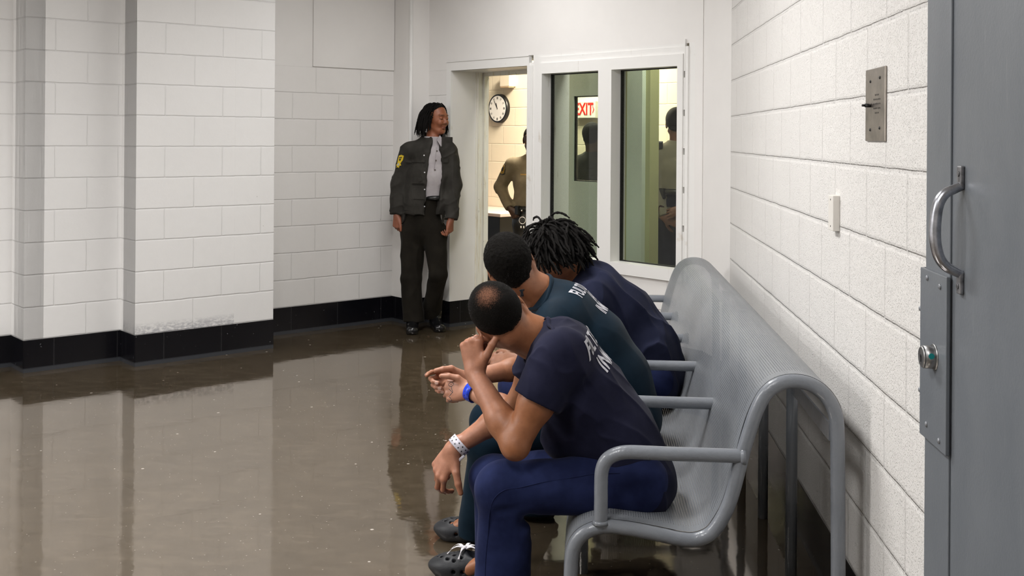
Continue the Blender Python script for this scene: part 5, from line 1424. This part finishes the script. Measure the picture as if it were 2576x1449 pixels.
# officer behind the right window light, seen from the back
q = lambda u, v, y=9.0: Y(u, v, y); fx = lambda u, z, y=9.0: np.array([q(u, 400, y)[0], y, z])
FV = unit(V(.10, 1, 0)); XV = unit(V(-1, .10, 0))
B = dict(head=q(1702, 312), nk=q(1705, 360), up=q(1706, 385), tho=q(1706, 425), wai=q(1705, 470), pel=q(1704, 520), sR=q(1762, 388), sL=q(1651, 388), eR=q(1776, 470, 8.95), eL=q(1640, 470, 8.95), wR=q(1716, 526, 8.80), wL=q(1672, 548, 8.84),
         hR=(V(-.95, .0, -.35), V(.2, -1, .2)), hL=(V(.8, -.1, -.3), V(0, -1, 0)), hipR=q(1730, 550), hipL=q(1680, 550), kR=fx(1732, .50), kL=fx(1678, .50), aR=fx(1734, .09), aL=fx(1676, .09), belt=q(1700, 478)[2], pants=cloth_mat('dark_blue_uniform_trousers', (.008, .010, .018), (.014, .017, .028)), hairgrow=.010)
ob, sm, sd, tm, cc = officer('officer with hands clasped behind back, seen through the right window pane', q, B, ax_from(V(.10, 1, 0)), FV, XV, (.17, .075, .045), m_uni_d, 1.04)
bm = bmesh.new(); add_box(bm, q(1660, 364, 8.93), (.05, .03, .06), bevel=.008); add_box(bm, q(1660, 376, 8.95), (.02, .03, .04)); obj('shoulder_microphone', bm, m_belt, sm)
# officer behind the glazed inner door
q = lambda u, v, y=9.75: Y(u, v, y); fx = lambda u, z, y=9.75: np.array([q(u, 400, y)[0], y, z])
FV = unit(V(.3, 1, 0)); XV = unit(V(-1, .3, 0))
C_ = dict(head=q(1490, 345), nk=q(1492, 388), up=q(1493, 410), tho=q(1493, 450), wai=q(1493, 495), pel=q(1493, 540), sR=q(1545, 414), sL=q(1442, 414), eR=q(1560, 490), eL=q(1430, 490), wR=q(1555, 560), wL=q(1432, 560),
          hR=(V(0, 0, -1), V(-.5, -1, 0)), hL=(V(0, 0, -1), V(.5, -1, 0)), hipR=q(1517, 560), hipL=q(1470, 560), kR=fx(1518, .48), kL=fx(1468, .48), aR=fx(1520, .09), aL=fx(1466, .09), belt=q(1500, 505)[2], hairgrow=.010)
officer('officer with back turned, seen through the small glass in the green door', q, C_, ax_from(V(.3, 1, 0)), FV, XV, (.08, .04, .025), cloth_mat('dark_uniform_shirt', (.035, .035, .035), (.05, .05, .05)), 1.0)

# ================================================================ OFFICE FITTINGS
WI = Wall((Pa[0]+.60, Pa[1]+.60), (Pe[0]+.75, Pe[1]+.45), PB, 0.)
DI = (WI.o[0]+WI.o[1])*Q
def ti(u): p = PL(u, 400, (Q, Q, 0), DI); return (p[0]-WI.o[0])*WI.d[0]+(p[1]-WI.o[1])*WI.d[1]
def zi(u, v): return PL(u, v, (Q, Q, 0), DI)[2]
bm = bmesh.new(); WI.piece(bm, ti(1374), ti(1415), 0, CEIL, -.04, .12); WI.piece(bm, ti(1546), ti(1590), 0, CEIL, -.04, .12); WI.piece(bm, ti(1628), ti(1639), 0, CEIL, -.02, .10); WI.piece(bm, ti(1415), ti(1546), 2.14, CEIL, -.04, .12)
o = struct('wall_office_2', bm, m_olive)
bm = bmesh.new(); WI.piece(bm, ti(1590), ti(1628), 0, CEIL, -.06, .12); struct('trim_5', bm, m_sage)
tv0, tv1 = ti(1442), ti(1534); zv0, zv1 = zi(1475, 457), zi(1475, 241)
ld = bpy.data.objects.new('door_3', None); COL.objects.link(ld); ld['kind'] = 'structure'; ld.location = [float(c) for c in WI.pt(ti(1415), 0)]
bm = bmesh.new(); a0, a1 = ti(1415)+.004, ti(1546)-.004
for t0, t1, z0, z1 in ((a0, tv0, .01, 2.13), (tv1, a1, .01, 2.13), (tv0, tv1, .01, zv0), (tv0, tv1, zv1, 2.13)): WI.piece(bm, t0, t1, z0, z1, 0, .045)
o = obj('door_leaf', bm, m_sage, ld); o['kind'] = 'structure'
bm = bmesh.new()
for t0, t1, z0, z1 in ((tv0, tv0+.006, zv0, zv1), (tv1-.006, tv1, zv0, zv1), (tv0, tv1, zv1-.008, zv1), (tv0, tv1, zv0, zv0+.008)): WI.piece(bm, t0, t1, z0, z1, .012, .03)
o = obj('glazing_bead', bm, m_dark, ld); o['kind'] = 'structure'
bm = bmesh.new(); WI.piece(bm, tv0, tv1, zv0, zv1, .018, .006); o = obj('window_pane', bm, m_glass, ld); o['kind'] = 'structure'
# clock on the far wall
def OFp(u, v, off=0.): return PL(u, v, (Q, Q, 0), (OF.o[0]+OF.o[1])*Q-off)
NF = V(-Q, -Q, 0); AF = V(Q, -Q, 0)
cc = OFp(1259, 273); ck = thing('wall_clock', cc, 'round black-rimmed wall clock with a white face on the cream office wall', 'clock')
bm = bmesh.new(); add_cyl(bm, cc, cc+NF*.045, .165, .160, n=48)
for f in bm.faces: f.smooth = len(f.verts) == 4
rim = obj('rim', bm, m_belt, ck)
bm = bmesh.new(); add_cyl(bm, cc+NF*.0452, cc+NF*.0462, .143, n=48); dl = obj('dial', bm, plain('clock_dial', (.85, .85, .84), .5), ck)
for k in range(12):
    bm = bmesh.new()
    a = k*math.pi/6; d = AF*math.sin(a)+UPV*math.cos(a); t = AF*math.cos(a)-UPV*math.sin(a)
    for w_ in ((-.006, .006) if k % 3 else (-.008, 0, .008)): add_box(bm, cc+NF*.0475+d*.118+t*w_, (.0035, .026, .001), (t, d, NF))
    obj('numeral', bm, m_belt, dl)
for nm, a, l, w_ in (('hour_hand', -.33, .075, .009), ('minute_hand', -.55, .11, .006)):
    d = AF*math.sin(a)+UPV*math.cos(a); t = np.cross(d, NF); bm = bmesh.new(); add_box(bm, cc+NF*.049+d*(l/2-.01), (w_, l, .001), (t, d, NF)); obj(nm, bm, m_belt, ck)
# EXIT sign
ce = OFp(1482, 276); ex = thing('exit_sign', ce, 'white exit sign with red letters seen through the green door glass', 'exit sign')
bm = bmesh.new(); add_box(bm, ce+NF*.03, (.30, .175, .06), (AF, UPV, NF), bevel=.004); sb = obj('sign_box', bm, plain('sign_face', (.85, .84, .80), .5), ex)
cu = bpy.data.curves.new('tx', 'FONT'); cu.body = 'EXIT'; cu.size = .165; cu.offset = .0035; cu.align_x = 'CENTER'; cu.align_y = 'CENTER'; cu.extrude = .001
to = bpy.data.objects.new('tx', cu); COL.objects.link(to); dg = bpy.context.evaluated_depsgraph_get(); dg.update(); me = bpy.data.meshes.new_from_object(to.evaluated_get(dg)); COL.objects.unlink(to); bpy.data.objects.remove(to)
for v in me.vertices:
    p = ce+NF*(.0615+v.co.z)+AF*(v.co.x*.80-.014)+UPV*v.co.y*1.05; v.co = Vector(p)
me.materials.clear(); red = plain('exit_red', (.80, .02, .01), .5); link('lettering', me, red, ex)
bm = bmesh.new(); p0 = ce+NF*.062+AF*.118
for pts in ([(-.008, .045), (.018, .0), (-.008, -.045), (-.008, -.028), (.006, 0), (-.008, .028)],):
    f = [bm.verts.new(Vector(p0+AF*x+UPV*y)) for x, y in pts]; bm.faces.new(f)
obj('arrow', bm, red, ex)
# box above the clock, desk
cb = OFp(1286, 203); bx_ = thing('wall_box', cb, 'small cream box high on the office wall above the clock', 'wall fitting')
bm = bmesh.new(); add_box(bm, cb+NF*.05, (.17, .14, .10), (AF, UPV, NF), bevel=.008); obj('box', bm, plain('cream_plastic', (.80, .72, .58), .5), bx_)
bm = bmesh.new(); add_box(bm, cb+NF*.06-UPV*.075, (.15, .012, .08), (AF, UPV, NF), bevel=.004); obj('lid', bm, plain('tan_plastic', (.50, .36, .22), .5), bx_)
cd_ = OFp(1250, 500); cd_[2] = 0; dk = thing('desk', cd_+NF*.35, 'pale office desk with a dark front against the cream wall behind the doorway', 'desk')
bm = bmesh.new(); add_box(bm, cd_+NF*.36+UPV*.69-AF*.05, (1.9, .70, .035), (AF, NF, UPV), bevel=.004); obj('desk_top', bm, plain('desk_top_paint', (.62, .50, .46), .4), dk)
bm = bmesh.new(); add_box(bm, cd_+NF*.40+UPV*.335-AF*.05, (1.8, .55, .67), (AF, NF, UPV), bevel=.004); obj('modesty_panel', bm, m_belt, dk)
EXPO = 0.42
# ================================================================ LIGHT AND CAMERA
def fixture(x, y, w, l, power, col=(1, .985, .97), z=CEIL, label=''):
    t = thing('ceiling_light', (x, y, z), label, 'ceiling light', 'fluorescent ceiling lights')
    bm = bmesh.new()
    for a, b, c, d in ((w, .03, 0, l/2), (w, .03, 0, -l/2), (.03, l, w/2, 0), (.03, l, -w/2, 0)): add_box(bm, (x+c, y+d, z-.02), (a+.03, b, .04))
    obj('frame', bm, m_frame, t)
    em = bpy.data.materials.new('diffuser_light'); em.use_nodes = True; nt = em.node_tree; nt.nodes.clear()
    e = nt.nodes.new('ShaderNodeEmission'); e.inputs[0].default_value = (*col, 1); e.inputs[1].default_value = power; oo = nt.nodes.new('ShaderNodeOutputMaterial'); nt.links.new(e.outputs[0], oo.inputs[0])
    bm = bmesh.new(); vs = [bm.verts.new((x+a*w/2, y+b*l/2, z-.03)) for a, b in ((-1, -1), (-1, 1), (1, 1), (1, -1))]; bm.faces.new(vs)
    me = bpy.data.meshes.new('diffuser'); bm.to_mesh(me); bm.free(); link('diffuser', me, em, t)
LB = 'fluorescent ceiling light panel in a white frame '
fixture(-.9, 4.2, .6, 1.2, 30, label=LB+'over the bench end of the hall')
fixture(-1.1, 1.2, .6, 1.2, 23, label=LB+'over the near end of the hall')
fixture(-3.6, 2.6, .6, 1.2, 36, label=LB+'on the left side of the hall')
fixture(-5.4, 2.6, .6, 1.2, 55, label=LB+'added at far left to brighten wall returns')  # added fill lamp, lifts the returns of the left walls
fixture(-.9, 6.7, .6, 1.2, 10, label=LB+'near the office doorway')
fixture(-.3, 10.6, .6, 1.2, 85, (1, .88, .70), label=LB+'inside the office')
fixture(.75, 7.45, .3, .6, 75, (1, .97, .84), label=LB+'added behind the window to light the vestibule')  # added lamp, brightens the inner door and screen behind the glass
wd = bpy.data.worlds.new('World'); SC.world = wd; wd.use_nodes = True
wd.node_tree.nodes['Background'].inputs[0].default_value = (.9, .95, 1, 1); wd.node_tree.nodes['Background'].inputs[1].default_value = .25
cd = bpy.data.cameras.new('camera'); cam = bpy.data.objects.new('camera', cd); COL.objects.link(cam)
cd.sensor_width = 36; cd.lens = F_PX*36/2576; cd.shift_y = -(724.5-CY)/2576; cd.clip_start = .05
right = _c*RT+_s*UPV; up = -_s*RT+_c*UPV; back = -FW
M = Matrix.Identity(4)
for i in range(3): M[i][0], M[i][1], M[i][2], M[i][3] = float(right[i]), float(up[i]), float(back[i]), float(CAM[i])
cam.matrix_world = M; SC.camera = cam
SC.view_settings.view_transform = 'Standard'; SC.view_settings.look = 'None'; SC.view_settings.gamma = 1; SC.view_settings.exposure = EXPO
SC.view_settings.use_curve_mapping = False
cy = SC.cycles; cy.use_denoising = True; cy.max_bounces = 6; cy.diffuse_bounces = 4; cy.glossy_bounces = 3; cy.transparent_max_bounces = 12; cy.use_adaptive_sampling = True; cy.adaptive_threshold = .045; cy.adaptive_min_samples = 16; cy.sample_clamp_indirect = 6
cy.caustics_reflective = False; cy.caustics_refractive = False
